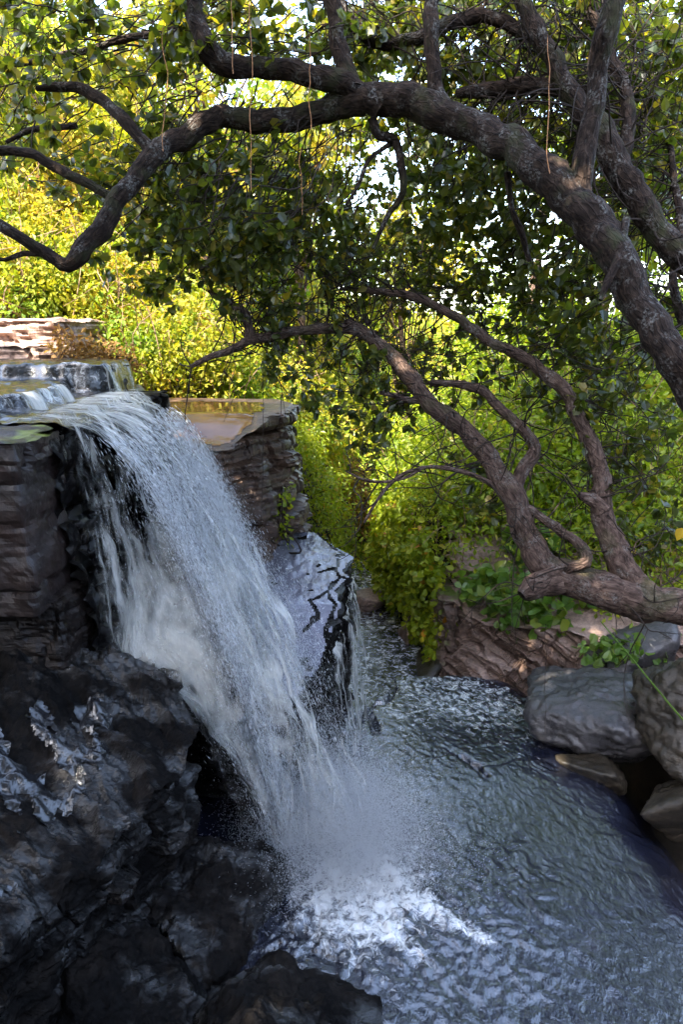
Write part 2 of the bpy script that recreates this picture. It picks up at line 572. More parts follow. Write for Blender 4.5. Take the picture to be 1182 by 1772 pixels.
def terrain_h(x, y):
    x = np.asarray(x, float)
    y = np.asarray(y, float)
    zf = np.interp(y, [6, 8, 11, 16, 25, 60], [-0.9, -0.9, -0.9, -2.0, -3.4, -4.0])
    xl = np.interp(y, [2, 8.3, 9.2, 11, 14, 20, 30, 60], [-3.4, -3.2, -0.6, -0.15, 0.3, 3.0, 7.4, 19])
    xr = np.interp(y, [2, 5.0, 5.6, 7.2, 8.0, 8.6, 10.5, 12, 14, 20, 30, 60], [4.2, 4.0, 3.3, 2.9, 1.7, 1.25, 0.75, 0.8, 1.3, 4.3, 8.8, 21])
    dl = np.maximum(0, xl - x)
    dr = np.maximum(0, x - xr)
    # left: steep wall, then the hill
    rimL = np.interp(y, [2, 8.3, 9.5, 12, 18, 30], [2.6, 2.9, 2.6, 1.6, 0.4, 0.5])
    hl = np.minimum(zf + dl * 4.5, rimL + 0.0 * dl)
    wl = np.maximum(0, dl - (rimL - zf) / 4.5)
    back = np.maximum(0, y - 9.0)
    hl = hl + wl * np.interp(y, [6, 9, 12, 30], [0.12, 0.35, 0.8, 0.75]) + np.minimum(0.55 * back, 5) * sstep(0.2, 3.5, wl) * 0.75
    hl = np.where(hl > 9, 9 + (hl - 9) * 0.3, hl)
    rimR = np.interp(y, [2, 5, 7, 8.2, 10, 13, 30], [0.5, 0.2, 0.2, 0.45, 1.15, 1.3, 1.0])
    hr = np.minimum(zf + dr * 6, rimR)
    wr = np.maximum(0, dr - (rimR - zf) / 6)
    hr = hr + wr * np.interp(y, [2, 5, 7.5, 9, 14], [0.9, 0.7, 0.35, 0.42, 0.42])
    hr = np.where(hr > 3.2, 3.2 + (hr - 3.2) * 0.25, hr)
    h = np.where(x < 0.5 * (xl + xr), hl, hr)
    # the bank the view is taken from
    nb = sstep(1.5, 0.7, y)
    h = h * (1 - nb) + 2.35 * nb
    # unseen ground raised behind and beside the viewer to cut sky light
    h = h + 4.5 * sstep(-0.3, -7, y) + 2.5 * sstep(-4.7, -8, x) * sstep(8.2, 6, y) + 2.5 * sstep(4.6, 8.5, x) * sstep(9, 6.5, y)
    n = fbm(np.stack([x * 0.8, y * 0.8, h * 0 + 1], -1), 4, 3) * 0.25
    far = sstep(40, 150, np.hypot(x, y))
    h = np.where((x < 0.5 * (xl + xr)) & (y > 9), np.minimum(h, 3.2 + 2.3 * np.maximum(0, -x - 0.02 * y)), h)
    h = np.clip(h, -5, 15)
    return (h + n) * (1 - far) + far * (-1.5)


def axis(lo, hi, dense, far):
    a = np.arange(lo, hi + 1e-6, dense)
    g = dense * np.cumprod(np.full(60, 1.14))
    c = np.cumsum(g)
    c = c[c < far]
    return np.concatenate([lo - c[::-1], a, hi + c])


gx, gy = axis(-9, 9, 0.14, 900), axis(0, 26, 0.14, 900)
X, Y = np.meshgrid(gx, gy, indexing='ij')
Z = terrain_h(X, Y)
ter = make('ground', np.stack([X, Y, Z], -1).reshape(-1, 3), gridfaces(len(gx), len(gy)), M['earth'])
tag(ter, 'dark earth banks and gorge slopes under the undergrowth', 'ground', kind='structure')


# ------------------------------------------------------------------ rock builders
def resample(poly, step, closed=True):
    p = np.asarray(poly, float)
    if closed:
        p = np.vstack([p, p[:1]])
    seg = np.linalg.norm(np.diff(p, axis=0), axis=1)
    s = np.concatenate([[0], np.cumsum(seg)])
    n = max(8, int(s[-1] / step))
    t = np.linspace(0, s[-1], n + 1)
    if closed:
        t = t[:-1]
    return np.stack([np.interp(t, s, p[:, k]) for k in range(p.shape[1])], -1), t


def rock_block(name, poly, ztop, zbot, mat, seed=1, step=0.035, amp=0.10, h=0.16, bw=0.5, lean=0.0, nrm=None,
               topamp=0.02, rough=0.028, edge=0.05, hstep=None, label=None, cat='rock', group=None, parent=None, crack=0.06, shingle=None, smooth=False):
    """a fractured, bedded block of rock: outline poly (counter-clockwise), top height ztop (number or f(x, y))"""
    pts, arc = resample(poly, step)
    n = len(pts)
    nx = np.roll(pts, -2, 0) - np.roll(pts, 2, 0)
    # round the corners a little
    for _ in range(3):
        pts = 0.25 * np.roll(pts, 1, 0) + 0.5 * pts + 0.25 * np.roll(pts, -1, 0)
    nx = np.roll(pts, -3, 0) - np.roll(pts, 3, 0)
    nrm2 = np.stack([nx[:, 1], -nx[:, 0]], -1)
    nrm2 /= np.linalg.norm(nrm2, axis=1, keepdims=True) + 1e-9
    zt = ztop(pts[:, 0], pts[:, 1]) if callable(ztop) else np.full(n, float(ztop))
    rows = max(6, int((float(np.max(zt)) - zbot) / (hstep or step)))
    V = []
    cen = pts.mean(0)
    for r in range(rows + 1):
        t = r / rows
        z = zbot + (zt - zbot) * t
        off = lean * (zt - z)
        V.append(np.column_stack([pts + nrm2 * off[:, None], z, np.ones(n), np.full(n, 0.0)]))
    K = max(6, int(np.linalg.norm(pts - cen, axis=1).max() / (step * 1.4)))
    for k in range(1, K + 1):
        q = 1 - (k / K) ** 1.0
        q = max(q, 0.0)
        pp = cen + (pts - cen) * q
        z = ztop(pp[:, 0], pp[:, 1]) if callable(ztop) else np.full(n, float(ztop))
        V.append(np.column_stack([pp, z, np.zeros(n), np.full(n, float(k))]))
    V = np.array(V)                       # (rows+1+K, n, 5)
    pos = V[..., :3].copy()
    side = V[..., 3]
    n3 = np.zeros_like(pos)
    n3[..., :2] = nrm2[None] * side[..., None]
    U = np.broadcast_to(arc[None], side.shape)
    wv = pos @ np.asarray(nrm if nrm is not None else (0, 0, 1.0), float)
    warp = fbm(pos * 1.3, 3, seed + 40) * 0.12
    br, jt = brick(U + warp, pos[..., 2], wv + warp * 0.6, seed, bw, h)
    fine, jf = brick(U * 1.7 + warp, pos[..., 2], wv + warp * 0.8 + 5, seed + 9, bw * 0.6, h * 0.32)
    d = amp * (br - 0.65) - crack * jt + amp * 0.35 * (fine - 0.5) - crack * 0.3 * jf
    d = d + rough * fbm(pos * 5.0, 4, seed + 2) + rough * 1.6 * fbm(pos * 1.4, 2, seed + 3)
    if shingle is not None:
        uu = pos @ np.asarray(shingle, float)
        wq = (wv + 0.9 * warp + 0.10 * np.sin(wv * 9.0 + 1.3) + 0.05 * np.sin(wv * 23.0)) / h
        uu = uu + 0.5 * warp
        for hs, am in ((1.0, 1.0), (0.37, 0.35)):
            li = np.floor(wq / hs)
            lf = wq / hs - li
            b_ = bw * (0.5 + hrand(li, li * 0, li * 0, seed + 21))
            cu = uu / b_ + 5 * hrand(li, li * 0 + 4, li * 0, seed + 22) + 0.4 * warp
            ci = np.floor(cu)
            cf = cu - ci
            rr = hrand(ci, li, li * 0, seed + 23)
            dd = amp * am * (0.9 * lf - 0.75 + 0.8 * (rr - 0.5)) - crack * am * (np.maximum(0, 1 - np.minimum(cf, 1 - cf) * b_ / 0.02) + np.maximum(0, 1 - lf * h * hs / 0.018))
            d = dd if hs == 1.0 else d + dd
        d = d + rough * fbm(pos * 5.0, 4, seed + 2)
    pos += n3 * d[..., None]
    # rounded, chipped rim
    hgt = (V[..., 2] - zbot) / np.maximum(zt[None] - zbot, 1e-3)
    top = side < 0.5
    cr = ridged(np.stack([pos[..., 0] * 1.6, pos[..., 1] * 1.6, pos[..., 2] * 0 + seed], -1), 3, seed + 6)
    dz = topamp * fbm(pos * 2.5, 4, seed + 7) * 1.5 - topamp * 1.6 * sstep(1.35, 1.7, cr)
    pos[..., 2] += np.where(top, dz, 0)
    pos[rows, :, 2] -= edge * (0.4 + 0.6 * np.abs(fbm(pos[rows] * 4, 2, seed + 8)))
    pos[rows + 1, :, 2] -= edge * 0.25
    nv, nn = pos.shape[0], pos.shape[1]
    f = gridfaces(nv, nn)                 # open in the ring direction: close it
    i = np.arange(nv - 1)
    closef = np.stack([i * nn + nn - 1, (i + 1) * nn + nn - 1, (i + 1) * nn, i * nn], -1)
    f = np.vstack([f, closef])
    f = f[:, ::-1]
    o = make(name, pos.reshape(-1, 3), f, mat, parent, smooth=smooth)
    if label:
        tag(o, label, cat, group)
    return o


def boulder(name, c, sc, mat, seed, label, cat='boulder', planes=16, sub=5, rot=0.0, soft=14.0, rough=0.05, group=None, flat=None):
    bm = bmesh.new()
    bmesh.ops.create_icosphere(bm, subdivisions=sub, radius=1)
    v = np.array([x.co[:] for x in bm.verts])
    f = np.array([[q.index for q in fc.verts] for fc in bm.faces])
    bm.free()
    rg = np.random.default_rng(seed)
    N = rg.normal(size=(planes, 3))
    N /= np.linalg.norm(N, axis=1, keepdims=True)
    H = rg.uniform(0.72, 1.0, planes)
    if flat:
        N = np.vstack([N, np.array(flat)[:, :3]])
        H = np.concatenate([H, np.array(flat)[:, 3]])
    dd = np.maximum(v @ N.T, 1e-3)
    rr = H[None] / dd
    r = (np.sum(np.minimum(rr, 6.0) ** (-soft), axis=1)) ** (-1 / soft)
    p = v * r[:, None]
    p += v * (rough * 1.6 * fbm(p * 1.7 + seed, 3, seed) + rough * 0.8 * ridged(p * 2.6 + seed, 3, seed + 4) - rough * 0.6 + rough * 0.5 * fbm(p * 8, 3, seed + 9))[:, None]
    p *= np.asarray(sc)
    p += v * (0.012 * fbm(p * 14, 3, seed + 11))[:, None]
    cr, sr = math.cos(rot), math.sin(rot)
    p = np.stack([p[:, 0] * cr - p[:, 1] * sr, p[:, 0] * sr + p[:, 1] * cr, p[:, 2]], -1)
    o = make(name, p, f, mat, smooth=mat is not M['rock_wet'])
    o.location = [float(q) for q in c]
    tag(o, label, cat, group)
    return o


# ------------------------------------------------------------------ rock behind the falls
def x_rock(z, y):
    y = np.asarray(y, float)
    z = np.asarray(z, float)
    far = np.interp(z, [-0.6, 0.0, 0.6, 1.1, 1.45, 1.7, 2.2, 2.9, 3.33], [-0.45, -0.55, -0.75, -1.0, -1.3, -1.62, -1.78, -1.82, -1.80])
    return far - 0.10 * sstep(5.2, 6.4, y) * 0 + 0.10 * pn(np.stack([z * 2.0, y * 2.0, y * 0], -1), 5) + 0.06 * pn(np.stack([z * 5, y * 5, y * 0 + 4], -1), 8)


LIP_Z = 3.32
ys = np.arange(4.42, 7.3, 0.025)
zs = np.concatenate([np.arange(-0.6, LIP_Z - 0.06, 0.025), [LIP_Z - 0.05, LIP_Z - 0.03, LIP_Z - 0.012, LIP_Z]])
YY, ZZ = np.meshgrid(ys, zs, indexing='ij')
XX = x_rock(ZZ, YY)
pos = np.stack([XX, YY, ZZ], -1)
br, jt = brick(YY + 0.15 * fbm(pos, 2, 1), ZZ, ZZ + 0.1 * fbm(pos * 1.5, 2, 2), 3, 0.45, 0.2)
XX = XX + 0.11 * (br - 0.75) - 0.05 * jt + 0.05 * fbm(pos * 4, 4, 6) - 0.04
XX[:, -4:] += np.array([-0.0, -0.01, -0.03, -0.06])
tops = -1.86 - np.array([0.05, 0.3, 0.7, 1.2, 1.8, 2.6, 3.6])
XT = np.broadcast_to(tops[None], (len(ys), 7)).copy()
YT = np.broadcast_to(ys[:, None], XT.shape)
ZT = np.full(XT.shape, LIP_Z) + 0.0
pos = np.concatenate([np.stack([XX, YY, ZZ], -1), np.stack([XT, YT, ZT], -1)], 1)
back = pos[:, -1:].copy()
back[..., 2] = -0.6
pos = np.concatenate([pos, back], 1)
o = make('cliff', pos.reshape(-1, 3), gridfaces(pos.shape[0], pos.shape[1]), M['rock_wet'], smooth=False)
tag(o, 'stepped wet black cliff the waterfall runs down', 'cliff')

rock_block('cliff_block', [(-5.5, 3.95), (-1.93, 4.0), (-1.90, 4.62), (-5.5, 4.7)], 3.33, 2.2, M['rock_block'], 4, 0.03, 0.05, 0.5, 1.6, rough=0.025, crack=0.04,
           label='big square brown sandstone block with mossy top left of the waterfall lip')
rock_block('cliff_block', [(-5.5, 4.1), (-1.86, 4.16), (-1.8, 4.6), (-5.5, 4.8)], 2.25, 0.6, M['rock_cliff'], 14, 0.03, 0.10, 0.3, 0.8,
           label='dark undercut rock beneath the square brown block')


def slope_top(x, y):
    al, ac = 0.78 * x - 0.62 * y, 0.62 * x + 0.78 * y
    w_ = 0.18 * fbm(np.stack([x * 1.7, y * 1.7, x * 0], -1), 3, 22)
    h = 0.98 + 0.36 * (y - 2.4) - 0.34 * (x + 1.6)
    # ledges that run down the slope
    t = (ac + w_) / 0.34 + 0.35 * al
    fr = t - np.floor(t)
    h = h + 0.11 * (sstep(0.55, 1.0, fr) - fr) + 0.05 * hrand(np.floor(t), np.floor(t) * 0, np.floor(t) * 0, 5)
    t2 = (ac - 0.25 * al + w_ * 1.5) / 0.11
    f2 = t2 - np.floor(t2)
    h = h + 0.035 * (sstep(0.6, 1.0, f2) - f2)
    return h + 0.05 * fbm(np.stack([al * 1.6, ac * 4.5, x * 0], -1), 4, 23) + 0.030 * ridged(np.stack([al * 3.5, ac * 7, x * 0], -1), 3, 24) + 0.020 * fbm(np.stack([x * 11, y * 11, x * 0 + 3], -1), 4, 25, 0.65)


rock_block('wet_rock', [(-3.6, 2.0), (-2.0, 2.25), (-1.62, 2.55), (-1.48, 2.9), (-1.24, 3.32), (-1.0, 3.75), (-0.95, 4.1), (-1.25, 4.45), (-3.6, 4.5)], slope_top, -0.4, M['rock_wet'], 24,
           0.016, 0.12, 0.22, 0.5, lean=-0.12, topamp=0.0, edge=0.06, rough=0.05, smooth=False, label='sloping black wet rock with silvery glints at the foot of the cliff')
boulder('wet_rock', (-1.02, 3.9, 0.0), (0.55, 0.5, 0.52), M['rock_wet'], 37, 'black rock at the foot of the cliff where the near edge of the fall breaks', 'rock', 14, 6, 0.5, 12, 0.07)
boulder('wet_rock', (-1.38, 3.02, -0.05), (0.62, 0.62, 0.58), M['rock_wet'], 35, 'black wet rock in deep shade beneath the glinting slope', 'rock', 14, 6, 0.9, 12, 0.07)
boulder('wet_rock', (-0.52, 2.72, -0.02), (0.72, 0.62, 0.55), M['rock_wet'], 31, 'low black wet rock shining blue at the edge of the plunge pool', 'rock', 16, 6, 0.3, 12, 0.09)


# ledge under the far side of the falls
def ledge_top(x, y):
    return np.interp(y, [4.9, 5.5, 6.0, 6.9, 7.6], [0.95, 1.2, 1.42, 1.62, 1.72]) + 0.03 * pn(np.stack([x * 1.5, y * 1.5, x * 0], -1), 61)


LEDGE = [(-1.75, 5.0), (-0.36, 5.0), (-0.18, 5.3), (-0.12, 5.5), (-0.06, 5.75), (0.03, 6.0), (-0.02, 6.2), (0.10, 6.45), (0.05, 6.6), (0.16, 6.85), (-0.05, 7.1), (-0.3, 7.5), (-1.75, 7.6)]
rock_block('wet_ledge', LEDGE, ledge_top, -0.6, M['rock_wet'], 41, 0.022, 0.12, 0.22, 0.5, topamp=0.004, edge=0.02,
           label='flat wet ledge with cracked edge behind the falling water', cat='rock ledge')


def pool_top(x, y):
    t = sstep(7.3, 6.5, y)
    return 3.09 - 0.26 * t * sstep(-0.65, -1.1, x)


POOLP = [(-2.5, 6.75), (-1.15, 6.5), (-0.98, 6.72), (-0.86, 6.8), (-0.80, 7.15), (-0.62, 7.35), (-0.56, 7.6), (-0.55, 8.2), (-0.8, 8.7), (-2.9, 8.9), (-3.2, 7.4)]
rock_block('rock_pillar', POOLP, pool_top, 1.2, M['rock_ledge'], 51, 0.022, 0.17, 0.30, 0.42, lean=0.11, topamp=0.003, edge=0.02, rough=0.015, crack=0.10,
           label='square brown layered rock pillar with a shallow pool on its flat top', cat='rock ledge')

def inside(x, y, poly):
    res = np.zeros(np.shape(x), bool)
    n = len(poly)
    for k in range(n):
        x0, y0 = poly[k]
        x1, y1 = poly[(k + 1) % n]
        c = ((y0 > y) != (y1 > y)) & (x < (x1 - x0) * (y - y0) / (y1 - y0 + 1e-12) + x0)
        res ^= c
    return res


def seg_dist(X, Y, pl):
    pl = np.array(pl, float)
    dmin = np.full(np.shape(X), 9.0)
    for a, b in zip(pl[:-1], pl[1:]):
        ab = b - a
        t = np.clip(((X - a[0]) * ab[0] + (Y - a[1]) * ab[1]) / (ab @ ab), 0, 1)
        dmin = np.minimum(dmin, np.hypot(X - a[0] - t * ab[0], Y - a[1] - t * ab[1]))
    return dmin


def film(name, poly, zf, mat, label, step=0.016, inset=0.03, cracks=(), rip=0.006, up=0.012, seed=1, foam_sheen=0.0, extra=None):
    """a sheet of water lying on a ledge; open where the cracks run"""
    pl = np.array(poly)
    fx, fy = np.arange(pl[:, 0].min(), pl[:, 0].max(), step), np.arange(pl[:, 1].min(), pl[:, 1].max(), step)
    X, Y = np.meshgrid(fx, fy, indexing='ij')
    p3 = np.stack([X, Y, X * 0], -1)
    n1, n2 = fbm(p3 * 5, 4, seed), fbm(p3 * 5 + 8, 4, seed + 1)
    ok = inside(X, Y, poly) & (seg_dist(X, Y, list(poly) + [poly[0]]) > inset * (1 + 1.4 * n1))
    for pts, wd in cracks:
        ok &= seg_dist(X + 0.025 * n1, Y + 0.025 * n2, pts) > wd * (0.3 + 1.8 * np.abs(n2))
    if extra is not None:
        ok &= extra(X, Y, n1)
    Z = zf(X, Y) + up + rip * (fbm(p3 * np.array([11, 8, 1]), 4, seed + 2, 0.6) + 0.4 * ridged(p3 * 7, 2, seed + 3) - 0.3)
    F = gridfaces(len(fx), len(fy))
    F = F[ok.ravel()[F].all(1)]
    used = np.unique(F)
    idx = np.zeros(X.size, int)
    idx[used] = np.arange(len(used))
    V = np.stack([X, Y, Z], -1).reshape(-1, 3)[used]
    o = make(name, V, idx[F], mat, attrs={'foam_sheen': np.full(len(V), foam_sheen)})
    tag(o, label, 'water', kind='structure')
    return o


film('ledge_water', LEDGE, ledge_top, M['film'], 'thin rippled sheet of water covering the cracked ledge', inset=0.02, seed=411, rip=0.009, foam_sheen=0.3, extra=lambda X, Y, n: n > -0.62,  # raised value paints a sky sheen over the ledge film
     cracks=[([(-0.02, 6.9), (-0.06, 6.6), (-0.02, 6.45), (-0.12, 6.2), (-0.05, 6.0)], 0.013), ([(-0.06, 6.62), (-0.22, 6.55)], 0.014), ([(-0.12, 6.2), (-0.30, 6.05), (-0.22, 5.85), (-0.34, 5.7)], 0.014),
             ([(-0.05, 6.0), (-0.15, 5.75), (-0.1, 5.5)], 0.012), ([(0.02, 6.9), (-0.1, 7.05), (-0.2, 7.3)], 0.010), ([(-0.02, 6.45), (0.1, 6.4)], 0.026)])
film('pool_water', POOLP, pool_top, M['pool'], 'shallow amber pool lying on the rock pillar', inset=0.10, seed=421, rip=0.0008, up=0.006, step=0.03,
     extra=lambda X, Y, n: (X < -0.86 + 0.10 * n - 0.05 * (Y > 7.9)) & (Y < 8.3 + 0.2 * n))

film('seep_water', [(-3.2, 2.25), (-2.1, 2.35), (-1.72, 2.62), (-1.56, 3.0), (-1.4, 3.45), (-1.5, 4.1), (-2.6, 4.2), (-3.2, 3.4)], slope_top, M['upper'], 'glinting water seeping over the black sloping rock', inset=0.03, seed=431, rip=0.012, up=0.012,
     extra=lambda X, Y, n: fbm(np.stack([0.78 * X - 0.62 * Y, 2.6 * (0.62 * X + 0.78 * Y), X * 0], -1) * 1.3, 4, 437, 0.65) + 0.25 * n > 0.10 - 0.1 * (Y < 2.9))
# upper ledges
rock_block('stone_slab', [(-8, 8.0), (-3.25, 8.05), (-3.1, 8.4), (-3.1, 9.4), (-8, 9.5)], 4.05, 3.72, M['rock_pale'], 61, 0.035, 0.08, 0.14, 0.7,
           label='topmost dry pink stone slab of the ledges at the far bank', cat='stone slab')
rock_block('stone_slab', [(-8, 7.62), (-3.35, 7.72), (-3.15, 8.0), (-3.05, 9.0), (-8, 9.0)], 3.78, 3.3, M['rock_pale'], 66, 0.035, 0.10, 0.18, 0.7,
           label='second pink stone slab, under the topmost one, a trickle at its end', cat='stone slab')
rock_block('stone_step', [(-3.0, 7.6), (-2.62, 7.55), (-2.5, 7.75), (-2.55, 8.3), (-3.1, 8.4)], 3.58, 2.9, M['rock_brown'], 71, 0.03, 0.08, 0.16, 0.35,
           label='brown stone step showing between sunlit bushes and the upper cascade', cat='stone')
rock_block('stone_step', [(-2.62, 7.3), (-2.3, 7.3), (-2.15, 7.55), (-2.3, 8.0), (-2.7, 8.0)], 3.32, 2.8, M['rock_brown'], 75, 0.03, 0.08, 0.16, 0.35,
           label='lower brown stone step beside the amber pool', cat='stone')
STEP1 = [(-6, 6.55), (-3.4, 6.6), (-2.45, 6.75), (-2.25, 6.95), (-2.3, 7.7), (-6, 7.8)]
rock_block('cascade_step', STEP1, 3.60, 3.0, M['rock_wet'], 81, 0.03, 0.05, 0.12, 0.5, label='upper black wet step of the cascade with water spilling over', cat='rock ledge')
STEP2 = [(-6, 4.75), (-2.75, 4.9), (-2.45, 5.3), (-2.5, 6.0), (-2.7, 6.7), (-6, 6.7)]
rock_block('cascade_step', STEP2, 3.46, 3.0, M['rock_wet'], 86, 0.03, 0.05, 0.12, 0.5, label='middle black wet step of the cascade above the mossy block', cat='rock ledge')


def blur(a, k):
    for _ in range(k):
        b = np.pad(a, 1, mode='edge')
        a = (b[1:-1, 1:-1] * 4 + b[:-2, 1:-1] + b[2:, 1:-1] + b[1:-1, :-2] + b[1:-1, 2:]) / 8
    return a


ux, uy = np.arange(-5.2, -1.78, 0.02), np.arange(4.62, 7.75, 0.02)
X, Y = np.meshgrid(ux, uy, indexing='ij')
wob = 0.07 * fbm(np.stack([X * 3, Y * 3, X * 0], -1), 3, 91)
wob2 = 0.07 * fbm(np.stack([X * 3, Y * 3, X * 0 + 7], -1), 3, 92)
B = np.where(inside(X + wob - 0.05, Y + wob2 + 0.05, STEP1), 3.625, np.where(inside(X + wob - 0.06, Y + wob2 + 0.06, STEP2), 3.485, LIP_Z + 0.035))
step_grad = blur(B, 5)
tur = fbm(np.stack([X * 6, Y * 6, X * 0], -1), 4, 95)
ripl = 0.022 * tur + 0.03 * np.abs(fbm(np.stack([X * 3, Y * 3, X * 0 + 3], -1), 3, 96))
gxr, gyr = np.gradient(step_grad)
g = np.hypot(gxr, gyr)
foam_sheen = np.clip(blur(g, 14) * 40, 0, 1) * 0.45 + 0.35 * sstep(-2.9, -2.1, X) * sstep(6.4, 5.8, Y) + 0.2 * sstep(0, 0.5, fbm(np.stack([X * 2, Y * 2, X * 0], -1), 3, 97)) - 0.05
Z = step_grad + ripl - 0.05 * sstep(-2.0, -1.8, X) - 0.5 * sstep(6.35, 6.55, Y + 0.6 * np.maximum(0, -2.0 - X) * -1) * sstep(-2.35, -2.1, X)
o = make('upper_stream', np.stack([X, Y, Z], -1).reshape(-1, 3), gridfaces(len(ux), len(uy)), M['upper'], attrs={'foam_sheen': foam_sheen.ravel()})
tag(o, 'churning shallow water running over the upper ledges', 'water', kind='structure')

# ------------------------------------------------------------------ right bank rocks
TN = np.array([0.62, 0.25, 0.74])
TN = TN / np.linalg.norm(TN)


def strata_top(x, y):
    return 0.42 + 0.10 * (x - 1.4) + 0.55 * np.maximum(0, y - 7.9 + 0.45 * (x - 1.6)) + 0.10 * pn(np.stack([x * 2.2, y * 2.2, x * 0], -1), 171)


rock_block('strata_wall', [(1.52, 8.05), (1.75, 7.72), (2.3, 7.42), (2.9, 7.15), (3.4, 6.8), (5.0, 6.6), (5.0, 9.4), (1.6, 9.4)], strata_top, -1.1, M['rock_tilt'], 101, 0.02, 0.15, 0.2, 0.42,
           nrm=TN, rough=0.03, crack=0.06, shingle=(0.66, -0.2, -0.72), lean=0.25, label='pink rock wall of slanting shingle-like layers across the stream', cat='rock')
rock_block('strata_pillar', [(1.24, 8.35), (1.3, 8.02), (1.5, 7.98), (1.56, 8.3), (1.5, 9.2), (1.25, 9.2)], 0.62, -1.0, M['rock_brown'], 107, 0.026, 0.10, 0.24, 0.3,
           label='narrow dark rock pillar between the creeper and the slanting strata', cat='rock')
boulder('boulder', (2.62, 6.1, 0.12), (0.66, 0.60, 0.50), M['rock_grey'], 203, 'large flat-topped grey boulder beside the stream, below the leaning tree', planes=11, sub=6, rough=0.05,
        flat=[(0.1, -0.25, 0.96, 0.80), (-0.25, -0.6, -0.75, 0.62), (0.0, -0.95, -0.3, 0.85)], soft=10)
boulder('boulder', (3.28, 5.55, 0.55), (0.55, 0.55, 0.64), M['rock_olive'], 207, 'tall mossy brown boulder at the right edge behind the green stem', planes=12, sub=6, rough=0.06)
boulder('boulder', (2.42, 5.62, -0.12), (0.26, 0.2, 0.17), M['rock_olive'], 211, 'small ochre rock wedged beneath the large grey boulder', planes=12, sub=5, rough=0.05, rot=-0.4)
boulder('boulder', (3.02, 5.1, -0.14), (0.32, 0.28, 0.24), M['rock_olive'], 215, 'rounded dark stone at the water below the tall brown boulder', planes=12, sub=5)
boulder('boulder', (3.3, 7.0, 0.35), (0.5, 0.45, 0.4), M['rock_grey'], 219, 'grey rock under the leaning trunk, between strata and grey boulder', planes=12, sub=5)
boulder('boulder', (0.42, 10.5, -0.42), (0.32, 0.45, 0.2), M['rock_pale'], 223, 'flat pink rock in the gorge where the stream bends away', planes=12, sub=5, rough=0.03)
boulder('boulder', (1.0, 9.25, -0.5), (0.2, 0.26, 0.2), M['rock_brown'], 227, 'brown stone at the stream under the creeper, farther of two', planes=12, sub=4)
boulder('boulder', (1.2, 8.45, -0.55), (0.26, 0.3, 0.26), M['rock_olive'], 229, 'dark brown stone at the stream under the creeper, nearer of two', planes=12, sub=4)

# ------------------------------------------------------------------ stream
wx, wy = np.arange(-2.3, 4.1, 0.016), np.arange(1.2, 13.2, 0.016)
X, Y = np.meshgrid(wx, wy, indexing='ij')
xe = np.interp(Y, [1, 3, 4.3, 5.2, 6.16, 7.0, 7.3], [2.2, 2.45, 2.55, 2.5, 2.05, 1.85, 1.6])
e = X - xe + 0.14 * fbm(np.stack([X * 1.1, Y * 1.1, X * 0 + 4], -1), 3, 133)
wig = 0.12 * fbm(np.stack([X * 1.5, Y * 1.5, X * 0], -1), 3, 131)
e = e - 0.04 - 0.30 * sstep(4.8, 6.3, Y)
Z = -0.02 * np.maximum(0, X - 0.4) ** 2 * sstep(2.5, 6.5, Y) - 0.8 * sstep(-0.2, 0.8, e)
br_y = np.where(X > 0.62, 7.28, 6.55 + 0.35 * sstep(0.2, 0.62, X)) + wig
Z = Z - 0.42 * sstep(-0.02, 0.13, Y - br_y) * (1 - 0.6 * sstep(0, 0.8, e))
Z = Z - np.maximum(0, Y - 9.5) * 0.06
p3 = np.stack([X, Y, X * 0], -1)
Z = Z + 0.10 * pn(p3 * 0.7, 140) * sstep(8, 6, Y)
imp = np.exp(-(((X - 0.15) / 0.95) ** 2 + ((Y - 4.05) / 0.85) ** 2))
q = np.stack([X * 0.88 + Y * 0.47, -X * 0.47 + Y * 0.88, X * 0], -1) * np.array([1.0, 0.6, 1])
wp = q + 0.10 * np.stack([fbm(p3 * 3.1, 3, 143), fbm(p3 * 3.1 + 9, 3, 144), X * 0], -1)
wav = 0.9 * fbm(wp * 11, 3, 142, 0.6) + 0.6 * fbm(wp * 25, 3, 145, 0.6) + 0.25 * ridged(wp * 5.5, 2, 141)
wav = wav * (0.65 + 0.9 * np.clip(fbm(p3 * 1.3, 3, 146) + 0.2, 0, 1))
Z = Z + wav * (0.0072 + 0.024 * imp + 0.006 * sstep(-0.2, 0.4, e)) + imp * 0.05 * np.abs(fbm(p3 * 4, 3, 150))
# step-like rock edges below the water and open joints
for (pl, wd, dp) in [
        ([(0.16, 6.28), (0.27, 6.45), (0.33, 6.6), (0.48, 6.62), (0.6, 6.95)], 0.03, 0.10),
        ([(0.27, 6.45), (0.33, 6.2), (0.35, 6.05)], 0.028, 0.09),
        ([(0.0, 6.05), (0.2, 6.25)], 0.02, 0.05),
        ([(1.15, 5.72), (1.28, 5.55), (1.32, 5.42)], 0.03, 0.05),
        ([(1.0, 5.85), (1.28, 5.55), (1.5, 5.6), (1.7, 5.72)], 0.018, 0.012)]:
    dmin = seg_dist(X, Y, pl)
    dmin = dmin + 0.02 * pn(p3 * 9, 155)
    Z = Z - dp * np.exp(-(dmin / wd) ** 2)
ang = R(-33)
ru = (X - 0.1) * math.cos(ang) + (Y - 4.15) * math.sin(ang)
rv = -(X - 0.1) * math.sin(ang) + (Y - 4.15) * math.cos(ang)
foam_sheen = 0.85 * np.exp(-((X - 0.1) / 0.42) ** 2 - ((Y - 4.1) / 0.55) ** 2) + 0.45 * imp
foam_sheen += 0.55 * np.exp(-((rv - 0.05) / 0.07) ** 2) * sstep(-0.1, 0.2, ru) * sstep(1.35, 0.9, ru)
foam_sheen += 0.4 * np.exp(-((rv + 0.28) / 0.08) ** 2) * sstep(-0.1, 0.1, ru) * sstep(0.95, 0.5, ru)
